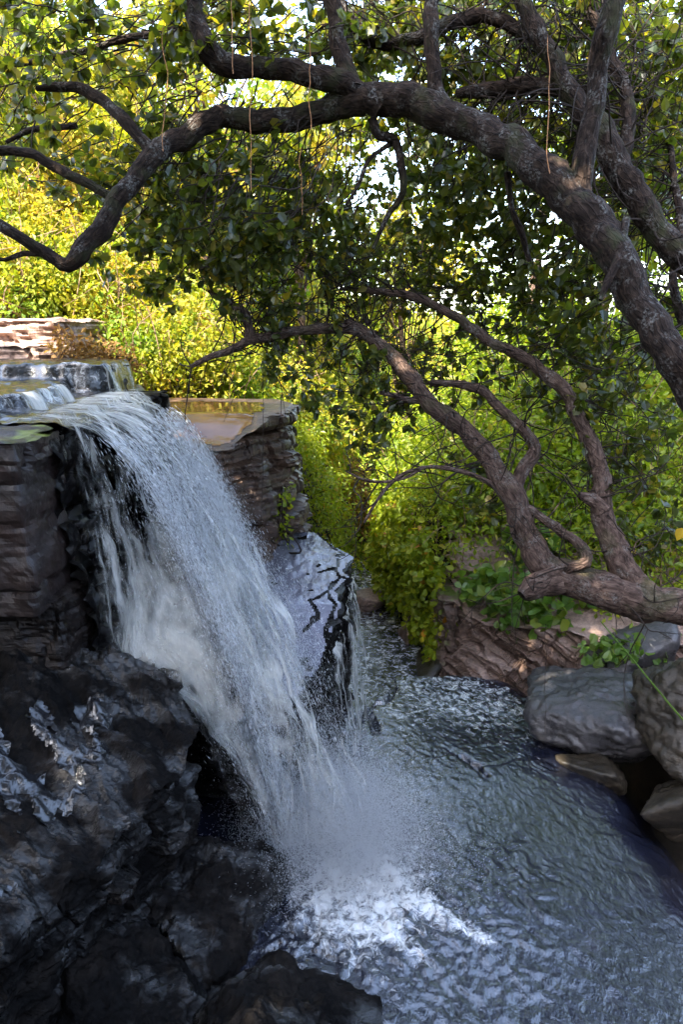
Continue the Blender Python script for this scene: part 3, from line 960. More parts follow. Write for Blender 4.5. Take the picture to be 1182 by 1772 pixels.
foam_sheen += 0.62 * sstep(5.0, 6.8, Y) * sstep(0.3, -0.5, e)  # silver sheen of reflected sky painted on the far half of the shelf
foam_sheen = np.clip(foam_sheen, 0, 1)
o = make('stream_water', np.stack([X, Y, Z], -1).reshape(-1, 3), gridfaces(len(wx), len(wy)), M['stream'], attrs={'foam_sheen': foam_sheen.ravel()})
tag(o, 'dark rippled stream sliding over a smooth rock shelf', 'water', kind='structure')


def land_z(x, y):
    on = inside(x, y, LEDGE)
    return np.where(on, ledge_top(x, y) + 0.02, 0.03)


# ------------------------------------------------------------------ waterfall
def fall_sim(s, vx, vy, off, n, dt, up=0.0, lipj=0.0):
    """ballistic water leaving the lip, pushed along by the rock where it is too slow to clear it; returns path (len(s), n, 3) and landed mask"""
    y = 4.28 + 2.02 * s
    x = np.full_like(s, -1.80) + lipj
    z = np.full_like(s, LIP_Z + 0.05)
    vz = np.zeros_like(s)
    vx = vx.copy()
    vy = vy.copy()
    out, land = [], []
    done = np.zeros(s.shape, bool)
    for k in range(n):
        out.append(np.stack([x, y, z], -1))
        land.append(done.copy())
        vz = vz - 9.8 * dt
        x = x + vx * dt
        y = y + vy * dt
        z = z + vz * dt
        xr = x_rock(z, y) + off
        hit = (x < xr) & ~done
        push = np.where(hit, xr - x, 0)
        x = x + push
        vx = np.where(hit, np.maximum(vx, np.minimum(push / dt * 0.45, 1.6)), vx)
        vz = np.where(hit, vz * 0.965, vz)
        lz = land_z(x, y)
        nl = (z <= lz) & ~done
        done = done | nl
        z = np.where(done, lz + 0.02 * off, z)
        vz = np.where(done, 0, vz)
        vx = np.where(nl, vx * 0.5, vx)
        vx = np.where(done, vx * 0.96, vx)
    return np.array(out).transpose(1, 0, 2), np.array(land).T


def vel(s):  # near the viewer the water clings to the rock, farther along the lip it leaps out
    vx = 0.22 + 1.95 * sstep(0.02, 0.30, s) - 1.0 * sstep(0.42, 0.85, s)
    vy = -0.30 * sstep(0.05, 0.3, s) + 0.12 * sstep(0.5, 1.0, s)
    return vx, vy


fv, ff, fu, fd, base = [], [], [], [], 0
LAY = [(0.10, 0.02, -0.05), (0.16, 0.03, -0.06), (0.28, 0.045, -0.05), (0.42, 0.03, -0.02), (0.58, 0.05, -0.03), (0.74, 0.06, -0.03), (0.88, 0.08, -0.06), (0.96, 0.085, -0.05), (1.03, 0.09, -0.07), (1.10, 0.10, -0.12)]
for li, (ls, off, dd) in enumerate(LAY):
    ns, ntm = 190, 92
    s = np.linspace(0.0, 1.0, ns)
    vx, vy = vel(s)
    jit = 1 + 0.10 * fbm(np.stack([s * 9, s * 0 + li, s * 0], -1), 3, 300 + li)
    pth, ld = fall_sim(s, vx * ls * jit, vy * (0.6 + 0.5 * ls), off, ntm, 0.0105)
    upn = 16
    ups = []
    for k in range(upn, 0, -1):
        t = k / upn
        q = pth[:, 0].copy()
        q[:, 0] -= 0.55 * t
        q[:, 1] += 0.15 * t
        q[:, 2] += 0.015 - 0.03 * (1 - t) ** 2 + 0.01 * li * (1 - t) - 0.05 * sstep(0.6, 1, t)
        ups.append(q)
    pth = np.concatenate([np.array(ups).transpose(1, 0, 2), pth], 1)
    ld = np.concatenate([np.zeros((ns, upn), bool), ld], 1)
    seg = np.linalg.norm(np.diff(pth, axis=1), axis=2)
    arc = np.concatenate([np.zeros((ns, 1)), np.cumsum(seg, 1)], 1)
    S = np.broadcast_to(s[:, None], arc.shape)
    U = S * 2.1 + li * 3.37
    nz = fbm(np.stack([U * 7, arc * 1.5, U * 0], -1), 4, 320 + li)
    amp = 0.03 + 0.05 * sstep(0, 2.5, arc)
    pth = pth + np.stack([nz * amp, 0.6 * fbm(np.stack([U * 6, arc * 1.3, U * 0 + 5], -1), 3, 340 + li) * amp, nz * 0.3 * amp], -1)
    ldf = np.cumsum(ld, 1) * 1.0
    dens = dd + 0.10 * sstep(2.0, 0.3, arc) - 0.5 * sstep(0.07, 0.0, S) - 0.10 * sstep(0.92, 1.0, S) + 0.06 * sstep(0.3, 0.9, S)
    dens = dens + 0.06 * sstep(0.5, 0.15, S) * sstep(1.0, 2.0, arc) + 0.07 * sstep(0.08, 0.2, S) * sstep(0.65, 0.45, S) * sstep(0.8, 2.0, arc)
    dens = dens + 0.05 * sstep(1.6, 2.8, arc) * sstep(0.02, 0.12, S)
    dens = dens - 0.35 * sstep(0, 10, ldf) - 0.25 * sstep(0.25, 0.0, arc)
    fv.append(pth.reshape(-1, 3))
    ff.append(gridfaces(ns, pth.shape[1]) + base)
    fu.append(np.stack([U, arc], -1).reshape(-1, 2))
    fd.append(dens.ravel())
    base += ns * pth.shape[1]
o = make('waterfall', np.vstack(fv), np.vstack(ff), M['fall'], uv=np.vstack(fu), attrs={'dens': np.concatenate(fd)})
tag(o, 'white waterfall pouring off the lip and fanning over the black rock', 'waterfall', kind='structure')


def sheet(name, top, h, v, label, seed, n=60, m=50, mat='fall_thin', dens=0.0):
    """a thin spill over an edge: polyline top, falling h metres, thrown along v"""
    t, arc = resample(top, np.linalg.norm(np.diff(np.array(top), axis=0), axis=1).sum() / n, closed=False)
    q = np.linspace(0, 1, m)
    T = math.sqrt(2 * h / 9.8)
    tt = q * T
    p = t[:, None, :] + tt[None, :, None] * np.array(v)[None, None, :]
    p[..., 2] -= 4.9 * tt[None] ** 2
    A = np.broadcast_to(arc[:, None], p.shape[:2])
    Vv = np.broadcast_to((q * h)[None], p.shape[:2])
    nz = fbm(np.stack([A * 8, Vv * 2, A * 0], -1), 4, seed)
    p = p + np.stack([nz, nz * 0.5, nz * 0.1], -1) * 0.05
    d = np.full(p.shape[:2], dens) - 0.15 * sstep(0.9, 1, np.abs(2 * np.linspace(0, 1, len(t)) - 1))[:, None]
    o = make(name, p.reshape(-1, 3), gridfaces(len(t), m), M[mat], uv=np.stack([A, Vv], -1).reshape(-1, 2), attrs={'dens': d.ravel()})
    tag(o, label, 'water', kind='structure')
    return o


sheet('side_cascade', [(-0.14, 5.2, 1.1), (-0.02, 5.7, 1.32), (0.06, 6.05, 1.46), (0.12, 6.6, 1.58)], 1.6, (0.28, 0, 0), 'thin veil of water sliding off the cracked ledge', 401, dens=0.06)
sheet('upper_cascade', [(-4.6, 6.5, 3.63), (-3.4, 6.52, 3.63), (-2.6, 6.64, 3.63)], 0.22, (0.1, -0.5, 0), 'small white spill over the upper black step', 405, 120, 14, dens=-0.1)
sheet('upper_cascade', [(-2.42, 6.72, 3.62), (-2.2, 6.9, 3.62)], 0.30, (0.35, -0.3, 0), 'small white spill at the end of the upper step', 406, 30, 14, dens=0.12)
sheet('middle_cascade', [(-2.72, 4.86, 3.5), (-2.40, 5.3, 3.5), (-2.45, 6.0, 3.5)], 0.2, (0.7, -0.2, 0), 'creamy spill over the middle step into the falls', 407, 60, 14, mat='fall', dens=0.12)


# drops: slender tetrahedra strung along the flight of the water
def drops(name, p, v, ln, wd, label):
    n = len(p)
    d = v / (np.linalg.norm(v, axis=1, keepdims=True) + 1e-9)
    a = np.cross(d, RNG.normal(size=(n, 3)))
    a /= np.linalg.norm(a, axis=1, keepdims=True) + 1e-9
    b = np.cross(d, a)
    ln = ln[:, None]
    wd = wd[:, None]
    V = np.stack([p - d * ln * 0.6, p + a * wd, p - a * wd * 0.5 + b * wd * 0.87, p - a * wd * 0.5 - b * wd * 0.87, p + d * ln * 0.4], 1)
    T = np.array([[0, 2, 1], [0, 3, 2], [0, 1, 3], [4, 1, 2], [4, 2, 3], [4, 3, 1]])
    F = (np.arange(n)[:, None, None] * 5 + T[None]).reshape(-1, 3)
    o = make(name, V.reshape(-1, 3), F, M['drop'])
    tag(o, label, 'spray', kind='stuff')
    return o


def drop_points(n, spread, lsr, seed, tmin=0.15):
    rg = np.random.default_rng(seed)
    s = rg.uniform(0, 1, n)
    vx, vy = vel(s)
    ls = rg.uniform(*lsr, n)
    ntm = 90
    pth, ld = fall_sim(s, vx * ls + rg.normal(0, 0.10, n), vy * ls + rg.normal(0, 0.10, n), 0.05 + 0.12 * rg.random(n), ntm, 0.0105)
    k = (tmin * ntm + (1 - tmin) * ntm * rg.random(n) ** 0.8).astype(int)
    k = np.clip(k, 1, ntm - 1)
    i = np.arange(n)
    ok = ~ld[i, k]
    p = pth[i, k]
    v = (pth[i, k] - pth[i, k - 1]) / 0.0105
    drop = LIP_Z - p[:, 2]
    p = p + rg.normal(0, 1, (n, 3)) * (spread * (0.25 + 0.4 * drop))[:, None]
    return p[ok], v[ok], rg


p1, v1, rg = drop_points(26000, 0.05, (0.45, 1.15), 501)
drops('spray', p1, v1, rg.uniform(0.012, 0.06, len(p1)), rg.uniform(0.0012, 0.0032, len(p1)), 'bright streaking drops in front of the falling water')
p2, v2, rg = drop_points(170000, 0.085, (0.5, 1.12), 503, 0.3)
keep = p2[:, 2] > 0
p2, v2 = p2[keep], v2[keep]
# mist thrown up where the water lands
n = 190000
a = rg.uniform(0, 1, n)
yy = 4.05 + 1.0 * a + rg.normal(0, 0.18, n)
xx = np.interp(yy, [3.8, 4.3, 5, 6], [0.0, 0.08, 0.0, -0.25]) + rg.normal(0, 0.33, n)
zz = land_z(xx, yy) + np.abs(rg.normal(0, 0.33, n)) * np.exp(-np.abs(xx) * 0.5)
p3_ = np.stack([xx, yy, zz], -1)
v3 = rg.normal(0, 1, (n, 3)) + np.array([0.4, 0, 0.2])
p2 = np.vstack([p2, p3_])
v2 = np.vstack([v2, v3])
drops('spray', p2, v2, rg.uniform(0.004, 0.02, len(p2)), rg.uniform(0.0006, 0.0015, len(p2)), 'fine pale mist of drops around the foot of the falls')


# ------------------------------------------------------------------ leaves
LEAF6 = (np.array([[0, 0, 0], [0.42, 0.26, 0.05], [0.78, 0.30, 0.045], [1.0, 0.0, -0.03], [0.78, -0.30, 0.045], [0.42, -0.26, 0.05], [0.55, 0, -0.015]]),
         [np.array([[0, 6, 1], [6, 3, 2], [0, 5, 6], [6, 4, 3]]), np.array([[6, 2, 1], [5, 4, 6]])])
LEAF6F = np.array([[0, 6, 1], [6, 2, 1], [6, 3, 2], [0, 5, 6], [5, 4, 6], [6, 4, 3]])
LEAF4 = np.array([[0, 0, 0], [0.5, 0.27, 0.06], [1.0, 0, -0.05], [0.5, -0.27, 0.06]])
LEAF4F = np.array([[0, 2, 1], [0, 3, 2]])


def leaf_arrays(p, d, nrm, size, wide=1.0, detailed=True):
    n = len(p)
    d = d / (np.linalg.norm(d, axis=1, keepdims=True) + 1e-9)
    b = np.cross(nrm, d)
    b /= np.linalg.norm(b, axis=1, keepdims=True) + 1e-9
    k = np.cross(d, b)
    T = (LEAF6[0] if detailed else LEAF4).copy()
    T = T * np.array([1, wide, 1])
    F = LEAF6F if detailed else LEAF4F
    L = T[None] * size[:, None, None]
    # each leaf bends its own way
    cur = RNG.uniform(-0.25, 0.12, n)[:, None]
    z = L[..., 2] + cur * (T[None, :, 0] ** 2) * size[:, None]
    V = p[:, None] + L[..., 0:1] * d[:, None] + L[..., 1:2] * b[:, None] + z[..., None] * k[:, None]
    F = (np.arange(n)[:, None, None] * len(T) + F[None]).reshape(-1, 3)
    return V.reshape(-1, 3), F


def rnd_dirs(n, up=0.0, rg=RNG):
    v = rg.normal(size=(n, 3))
    v[:, 2] += up
    return v / np.linalg.norm(v, axis=1, keepdims=True)


# ------------------------------------------------------------------ branches
def catmull(pts, step):
    pts = np.asarray(pts, float)
    p = np.vstack([2 * pts[0] - pts[1], pts, 2 * pts[-1] - pts[-2]])
    out = []
    for k in range(1, len(p) - 2):
        L = np.linalg.norm(p[k + 1, :3] - p[k, :3])
        m = max(2, int(L / step))
        t = np.linspace(0, 1, m, endpoint=False)[:, None]
        a, b, c, d = p[k - 1], p[k], p[k + 1], p[k + 2]
        out.append(0.5 * (2 * b + (c - a) * t + (2 * a - 5 * b + 4 * c - d) * t * t + (3 * b - a - 3 * c + d) * t ** 3))
    out.append(pts[-1:])
    return np.vstack(out)


def tube_arrays(path, rad, sides=16, seed=0, knob=0.12):
    n = len(path)
    T = np.gradient(path, axis=0)
    T /= np.linalg.norm(T, axis=1, keepdims=True) + 1e-9
    N = np.zeros_like(path)
    ref = np.array([0.13, 0.31, 0.94])
    N[0] = np.cross(T[0], ref)
    N[0] /= np.linalg.norm(N[0])
    for k in range(1, n):
        v = N[k - 1] - T[k] * (N[k - 1] @ T[k])
        N[k] = v / (np.linalg.norm(v) + 1e-9)
    B = np.cross(T, N)
    a = np.linspace(0, 2 * np.pi, sides, endpoint=False)
    ring = np.cos(a)[None, :, None] * N[:, None] + np.sin(a)[None, :, None] * B[:, None]
    s = np.concatenate([[0], np.cumsum(np.linalg.norm(np.diff(path, axis=0), axis=1))])
    r = np.broadcast_to(rad[:, None], ring.shape[:2]).copy()
    if knob:
        q = path[:, None] + ring * rad[:, None, None]
        r = r * (1 + knob * 1.6 * fbm(q * 5.5, 3, seed) + knob * 0.8 * fbm(q * 17, 3, seed + 3))
    V = path[:, None] + ring * r[..., None]
    V = V.reshape(-1, 3)
    f = gridfaces(n, sides)
    i = np.arange(n - 1)
    f = np.vstack([f, np.stack([i * sides + sides - 1, (i + 1) * sides + sides - 1, (i + 1) * sides, i * sides], -1)])
    uv = np.stack([np.broadcast_to(a[None] / (2 * np.pi) * (2 * np.pi * np.mean(rad)), ring.shape[:2]), np.broadcast_to(s[:, None], ring.shape[:2])], -1).reshape(-1, 2)
    # end caps: a tip vertex
    tip = path[-1] + T[-1] * rad[-1] * 0.5
    tip0 = path[0] - T[0] * rad[0] * 0.3
    V = np.vstack([V, tip, tip0])
    uv = np.vstack([uv, uv[-1], uv[0]])
    k = np.arange(sides)
    c1 = np.stack([(n - 1) * sides + k, (n - 1) * sides + (k + 1) % sides, np.full(sides, n * sides)], -1)
    c0 = np.stack([(k + 1) % sides, k, np.full(sides, n * sides + 1)], -1)
    return V, f, np.vstack([c1, c0]), uv


class Wood:
    def __init__(self):
        self.v, self.q, self.t, self.u, self.n = [], [], [], [], 0

    def add(self, path, rad, sides=16, seed=0, knob=0.12):
        V, f, c, uv = tube_arrays(path, rad, sides, seed, knob)
        self.v.append(V)
        self.q.append(f + self.n)
        self.t.append(c + self.n)
        self.u.append(uv)
        self.n += len(V)

    def build(self, name, mat, parent=None):
        o = make(name, np.vstack(self.v), [np.vstack(self.q), np.vstack(self.t)], mat, None, True, np.vstack(self.u))
        if parent:
            under(parent, o)
        return o


def limb(pts):
    """[(px, py, depth, radius in photo px)] -> path points and radii in metres"""
    a = np.array([[*P(x, y, d), 0.89 * r * d / FPX] for (x, y, d, r) in pts])
    c = catmull(a, 0.04)
    return c[:, :3], np.maximum(c[:, 3], 0.003)


SKEL = {}


def build_tree(name, label, parts, bark, root):
    """parts: list of (part name, limb points). Each is a mesh of its own."""
    t = empty(name, root)
    tag(t, label, 'tree')
    sk = []
    for k, (pname, pts) in enumerate(parts):
        path, rad = limb(pts)
        if pname == 'trunk' and bark is M['bark_a']:
            rad = rad * 0.86
        wob = np.stack([fbm(np.stack([path[:, 0] * 2.2, path[:, 1] * 2.2 + 9 * c, path[:, 2] * 2.2], -1), 3, 600 + k) for c in range(3)], -1)
        path = path + wob * np.minimum(rad, 0.06)[:, None] * 0.9
        wd = Wood()
        wd.add(path, rad, 22 if rad.max() > 0.05 else (12 if rad.max() > 0.015 else 7), 700 + k, 0.13 if rad.max() > 0.02 else 0.08)
        wd.build(pname, bark, t)
        sk.append(path[::2])
    SKEL[name] = np.vstack(sk)
    return t


A_PARTS = [
    ('trunk', [(1480, 980, 3.6, 52), (1320, 840, 3.75, 46), (1182, 650, 4.0, 39), (1120, 540, 4.1, 38), (1060, 440, 4.25, 40), (1000, 352, 4.4, 41), (900, 268, 4.6, 36), (820, 218, 4.8, 34), (740, 188, 5, 36), (670, 175, 5.1, 33), (605, 182, 5.2, 26)]),
    ('limb', [(640, 178, 5.12, 26), (560, 198, 5.2, 22), (480, 210, 5.2, 21), (385, 203, 5.2, 20), (330, 222, 5.1, 21), (275, 262, 5, 19), (235, 310, 4.9, 18), (195, 365, 4.85, 19), (150, 430, 4.8, 19), (115, 457, 4.8, 14), (70, 435, 4.75, 12), (30, 405, 4.7, 11), (-30, 372, 4.7, 10)]),
    ('branch', [(268, 275, 5, 13), (245, 245, 5, 12), (222, 220, 5, 12), (190, 185, 5.05, 12), (150, 158, 5.1, 11), (100, 150, 5.1, 9), (62, 156, 5.1, 5)]),
    ('branch', [(205, 348, 4.9, 11), (160, 325, 4.9, 9), (100, 290, 4.9, 9), (50, 268, 4.9, 9), (-30, 258, 4.9, 9)]),
    ('limb', [(660, 180, 5.1, 26), (605, 152, 5.05, 22), (530, 130, 5, 20), (460, 118, 5, 19), (395, 108, 4.9, 21), (365, 90, 4.9, 22), (350, 50, 4.9, 19), (335, -40, 4.9, 17), (300, -190, 4.9, 12), (310, -340, 5, 7), (270, -460, 5.1, 3)]),
    ('branch', [(765, 190, 5, 24), (752, 140, 5, 15), (748, 60, 5, 14), (745, -60, 5, 13), (725, -200, 5, 9), (740, -360, 5.1, 4)]),
    ('branch', [(612, 165, 5.1, 22), (590, 100, 5.1, 18), (575, 40, 5.1, 16), (562, -50, 5.1, 15), (530, -180, 5.1, 11), (520, -340, 5.2, 5)]),
    ('limb', [(1010, 350, 4.42, 28), (1015, 270, 4.35, 20), (1028, 150, 4.3, 19), (1050, 40, 4.2, 21), (1066, -60, 4.2, 19), (1085, -220, 4.2, 14), (1060, -400, 4.3, 7)]),
    ('branch', [(330, 38, 5.3, 7), (280, 58, 5.4, 7), (200, 72, 5.5, 7), (120, 92, 5.6, 6), (50, 112, 5.7, 6), (-20, 118, 5.8, 5)]),
    ('branch', [(130, 215, 5.3, 6), (100, 222, 5.35, 5), (55, 225, 5.4, 5), (10, 245, 5.4, 4)]),
    ('branch', [(80, 438, 4.75, 5), (40, 440, 4.75, 5), (10, 450, 4.75, 4), (-20, 445, 4.75, 4)]),
    ('branch', [(645, 205, 5.1, 8), (655, 235, 5.15, 9), (680, 240, 5.2, 9), (692, 262, 5.2, 8), (700, 320, 5.25, 7), (692, 345, 5.3, 6), (668, 378, 5.35, 5), (645, 430, 5.4, 4)]),
    ('branch', [(688, 240, 5.2, 5), (640, 275, 5.2, 4), (622, 320, 5.2, 4), (600, 355, 5.2, 3)]),
    ('branch', [(880, 300, 4.7, 7), (885, 360, 4.8, 6), (905, 400, 4.9, 6), (920, 450, 5, 5)]),
    ('branch', [(1085, 380, 4.3, 8), (1070, 430, 4.15, 9), (1050, 490, 4.1, 8), (1040, 520, 4.1, 4)]),
]
B_PARTS = [
    ('trunk', [(1500, 800, 4.7, 44), (1330, 580, 4.8, 36), (1182, 442, 4.9, 32), (1110, 355, 4.9, 29), (1060, 275, 4.9, 29), (1020, 195, 4.95, 26), (965, 120, 5, 22), (925, 50, 5, 19), (895, -50, 5, 17), (870, -200, 5.1, 12), (890, -380, 5.2, 5)]),
    ('branch', [(938, 65, 5, 13), (880, 42, 5.1, 12), (810, 38, 5.2, 13), (740, 60, 5.2, 13), (670, 75, 5.3, 12), (625, 55, 5.3, 13), (580, -20, 5.3, 12), (560, -150, 5.4, 8), (590, -300, 5.4, 4)]),
    ('branch', [(985, 155, 5, 15), (920, 150, 5.1, 16), (860, 150, 5.2, 14), (790, 162, 5.3, 8)]),
    ('branch', [(1070, 290, 4.92, 15), (1088, 210, 5, 13), (1075, 130, 5.1, 11), (1040, 60, 5.2, 10), (1010, -40, 5.2, 9), (1000, -200, 5.3, 5)]),
    ('branch', [(1180, 560, 5.2, 10), (1168, 480, 5.2, 8), (1178, 380, 5.3, 7), (1160, 250, 5.4, 6)]),
]
C_PARTS = [
    ('trunk', [(1440, 1140, 5.5, 46), (1300, 1090, 5.6, 36), (1182, 1052, 5.7, 34), (1110, 1035, 5.75, 35), (1045, 1022, 5.8, 35), (985, 1005, 5.9, 34), (938, 975, 5.95, 29), (915, 920, 6, 25), (890, 862, 6, 25), (850, 800, 6.05, 20), (800, 740, 6.1, 18), (745, 690, 6.1, 16), (690, 630, 6.15, 15), (640, 580, 6.2, 12), (600, 555, 6.2, 8)]),
    ('limb', [(1130, 1040, 5.75, 28), (1072, 965, 5.8, 25), (1042, 885, 5.85, 21), (1032, 800, 5.9, 17), (1000, 720, 5.9, 13), (962, 662, 5.95, 13), (910, 620, 6, 11), (840, 585, 6.05, 10), (780, 545, 6.1, 9), (720, 515, 6.15, 8), (660, 505, 6.2, 6), (590, 498, 6.2, 4)]),
    ('stub', [(975, 1000, 5.9, 30), (935, 1014, 5.82, 25), (912, 1026, 5.76, 17), (903, 1032, 5.74, 9)]),
    ('branch', [(888, 850, 6.0, 15), (912, 800, 6, 13), (922, 775, 6, 12), (905, 745, 6, 11), (870, 710, 6.05, 10), (822, 672, 6.1, 9), (745, 662, 6.15, 6)]),
    ('branch', [(905, 870, 5.95, 9), (940, 893, 5.9, 9), (985, 928, 5.85, 10), (1008, 952, 5.8, 11), (1005, 972, 5.75, 13), (985, 980, 5.75, 10), (975, 990, 5.82, 9)]),
    ('branch', [(1040, 890, 5.85, 16), (1015, 865, 5.82, 12), (1002, 858, 5.8, 6)]),
    ('limb', [(650, 585, 6.2, 12), (600, 570, 6.2, 10), (560, 568, 6.2, 10), (500, 575, 6.2, 10), (440, 585, 6.2, 10), (410, 603, 6.2, 8), (365, 615, 6.2, 6), (330, 634, 6.2, 4)]),
    ('branch', [(432, 592, 6.2, 9), (428, 560, 6.2, 9), (425, 540, 6.2, 9), (395, 525, 6.2, 6), (360, 505, 6.2, 4)]),
    ('branch', [(872, 845, 6.0, 6), (840, 832, 6, 5), (795, 815, 6, 5), (740, 807, 6, 4), (690, 826, 6, 4), (655, 862, 6, 3), (630, 905, 6, 2.5)]),
    ('branch', [(735, 808, 6, 3), (690, 830, 6.0, 3), (640, 832, 6, 3), (600, 815, 6, 2)]),
    ('branch', [(735, 695, 6.1, 6), (700, 690, 6.1, 5), (660, 680, 6.1, 4)]),
]
tree_a = build_tree('overhanging_tree', 'largest dark tree arching over the waterfall with its lichen-spotted trunk at right', A_PARTS, M['bark_a'], P(1480, 980, 3.6))
tree_b = build_tree('overhanging_tree', 'rough-barked tree crossing behind the arching trunk at upper right', B_PARTS, M['bark_a'], P(1500, 800, 4.7))
tree_c = build_tree('leaning_tree', 'brown forked tree leaning low over the gorge from the right bank', C_PARTS, M['bark_c'], P(1440, 1140, 5.5))


def crown(tree, skel, blobs, mat, size, seed, per=(13, 22), clear=(), extra=None):
    rg = np.random.default_rng(seed)
    wood = Wood()
    P_, D_, S_ = [], [], []
    for (cx, cy, rx, ry, d0, d1, n) in blobs:
        for _ in range(n):
            a, r = rg.uniform(0, 2 * math.pi), math.sqrt(rg.random())
            x, y = cx + rx * r * math.cos(a), cy + ry * r * math.sin(a)
            if any(((x - ex) / erx) ** 2 + ((y - ey) / ery) ** 2 < 1 and rg.random() < pr for (ex, ey, erx, ery, pr) in clear):
                continue
            cluster(P(x, y, rg.uniform(d0, d1)), skel, wood, P_, D_, S_, rg, per, size)
    for c in (extra if extra is not None else []):
        cluster(c, skel, wood, P_, D_, S_, rg, (15, 23), size * 2.3, False)  # added sun-blocking leaves, oversized and joined to no branch
    for _ in range(110):
        a = skel[rg.integers(len(skel))]
        dr = rg.normal(size=3) * np.array([1, 0.6, 0.8]) + np.array([-0.3, 0, -0.15])
        dr /= np.linalg.norm(dr)
        L = rg.uniform(0.4, 1.1)
        pts = [a]
        for k in range(4):
            dr = dr + rg.normal(size=3) * 0.35
            dr /= np.linalg.norm(dr)
            pts.append(pts[-1] + dr * L / 4)
        path = catmull(np.array(pts), 0.06)
        wood.add(path, np.linspace(0.008, 0.002, len(path)), 5, 1, 0)
        for k in (2, 3):
            e = rg.normal(size=3) * 0.6 + dr
            e /= np.linalg.norm(e)
            l2 = L * rg.uniform(0.2, 0.45)
            path = catmull(np.array([pts[k], pts[k] + e * l2 * 0.5 + rg.normal(size=3) * 0.03, pts[k] + e * l2 + rg.normal(size=3) * 0.06]), 0.05)
            wood.add(path, np.linspace(0.0045, 0.0015, len(path)), 4, 1, 0)
    p, d, s = np.vstack(P_), np.vstack(D_), np.concatenate(S_)
    nrm = rnd_dirs(len(p), 1.1, rg)
    V, F = leaf_arrays(p, d, nrm, s)
    nq = np.vstack(wood.q)
    nt3 = np.vstack(wood.t)
    o = make('crown', np.vstack([V] + wood.v), [F, nt3 + len(V), nq + len(V)], mat, smooth=False)
    o.data.materials.append(M['twig'])
    o.data.polygons.foreach_set('material_index', np.concatenate([np.zeros(len(F), np.int32), np.ones(len(nt3) + len(nq), np.int32)]))
    under(tree, o)


def cluster(c, skel, wood, P_, D_, S_, rg, per, size, twig=True):
    L = rg.uniform(0.22, 0.5)
    dist = np.linalg.norm(skel - c, axis=1)
    near = np.nonzero(dist < dist.min() + 0.45)[0]
    j = int(near[rg.integers(len(near))])
    src = skel[j]
    out = c - src
    out = out / (np.linalg.norm(out) + 1e-9)
    dr = out * 0.7 + rg.normal(size=3) * 0.55 + np.array([0, 0, -0.1])
    dr /= np.linalg.norm(dr)
    a, b = c - dr * L * 0.5, c + dr * L * 0.5
    mid = (a + b) / 2 + rg.normal(size=3) * 0.04
    pts = np.array([a, mid, b])
    if twig:
        if dist[j] > 1.0:
            m1 = a + (src - a) * (0.45 / dist[j]) + rg.normal(size=3) * 0.1
            pts = np.vstack([m1, a, mid, b])
        else:
            m1 = src * 0.55 + a * 0.45 + rg.normal(size=3) * 0.16 * min(1.5, dist[j])
            pts = np.vstack([src, m1, a, mid, b])
        path = catmull(pts, 0.09)
        path = path + 0.012 * rg.normal(size=path.shape)
        wood.add(path, np.linspace(0.0065, 0.0018, len(path)), 4, 1, 0)
    n = rg.integers(*per)
    t = np.concatenate([rg.uniform(0.1, 1, n // 2), 1 - 0.18 * rg.random(n - n // 2)])
    base = a + (b - a) * t[:, None] + rg.normal(size=(n, 3)) * 0.012
    d = dr * 0.8 + rnd_dirs(n, -0.1, rg) * 0.95
    P_.append(base)
    D_.append(d)
    S_.append(size * rg.uniform(0.55, 1.2, n))


GAP = [(675, 265, 50, 45, 0.6), (665, 360, 60, 60, 0.4), (745, 430, 40, 70, 0.4), (560, 255, 70, 40, 0.4), (40, 330, 80, 70, 0.6), (60, 500, 120, 60, 0.9), (250, 590, 160, 60, 0.9)]
A_BLOB = [(180, 50, 260, 100, 4.9, 6.6, 95), (470, 40, 200, 80, 4.8, 6.4, 60), (130, 230, 190, 110, 5.1, 6.6, 55), (330, 320, 150, 100, 5.2, 6.6, 55), (430, 330, 170, 110, 5.0, 6.4, 75),
          (340, 430, 190, 70, 5.2, 6.4, 45), (560, 330, 80, 100, 5.4, 6.4, 20), (800, 290, 120, 70, 5.2, 6.5, 45), (700, 90, 150, 90, 5.3, 6.6, 40), (420, -190, 380, 170, 5.0, 6.6, 110)]
B_BLOB = [(840, 50, 220, 80, 5.4, 7, 110), (1080, 90, 150, 130, 5.1, 6.8, 130), (1120, 230, 90, 130, 5.5, 7.2, 60), (900, 200, 160, 90, 5.6, 7.2, 70), (820, 340, 120, 90, 5.8, 7.2, 45), (1090, 560, 110, 140, 5.4, 6.8, 45), (1120, 300, 100, 120, 5.5, 6.8, 45), (985, 420, 110, 90, 5.6, 7, 45), (1000, 220, 220, 240, 6.6, 8.6, 130), (1020, 130, 260, 200, 7, 9.5, 190), (800, 140, 190, 170, 6.8, 9, 130), (620, 110, 130, 120, 6.4, 8, 60), (900, 420, 170, 120, 6.8, 8.6, 60), (960, -190, 320, 170, 5.0, 7.2, 110)]
C_BLOB = [(490, 465, 150, 90, 5.9, 6.9, 90), (560, 610, 110, 90, 6.0, 6.8, 45), (640, 690, 90, 70, 6.1, 6.8, 26), (700, 470, 120, 80, 6.3, 7.4, 45), (880, 480, 190, 110, 6.2, 7.6, 90),
          (820, 620, 150, 90, 6.3, 7.4, 45), (1000, 620, 120, 90, 6.0, 7.2, 40), (1080, 740, 110, 110, 5.8, 6.9, 38), (1130, 840, 70, 130, 5.8, 6.9, 30), (820, 830, 60, 60, 6.1, 6.5, 8), (690, 340, 110, 150, 7.0, 8.6, 105), (600, 300, 90, 100, 6.6, 8, 35), (800, 420, 90, 120, 7, 8.5, 35)]
rg = np.random.default_rng(77)
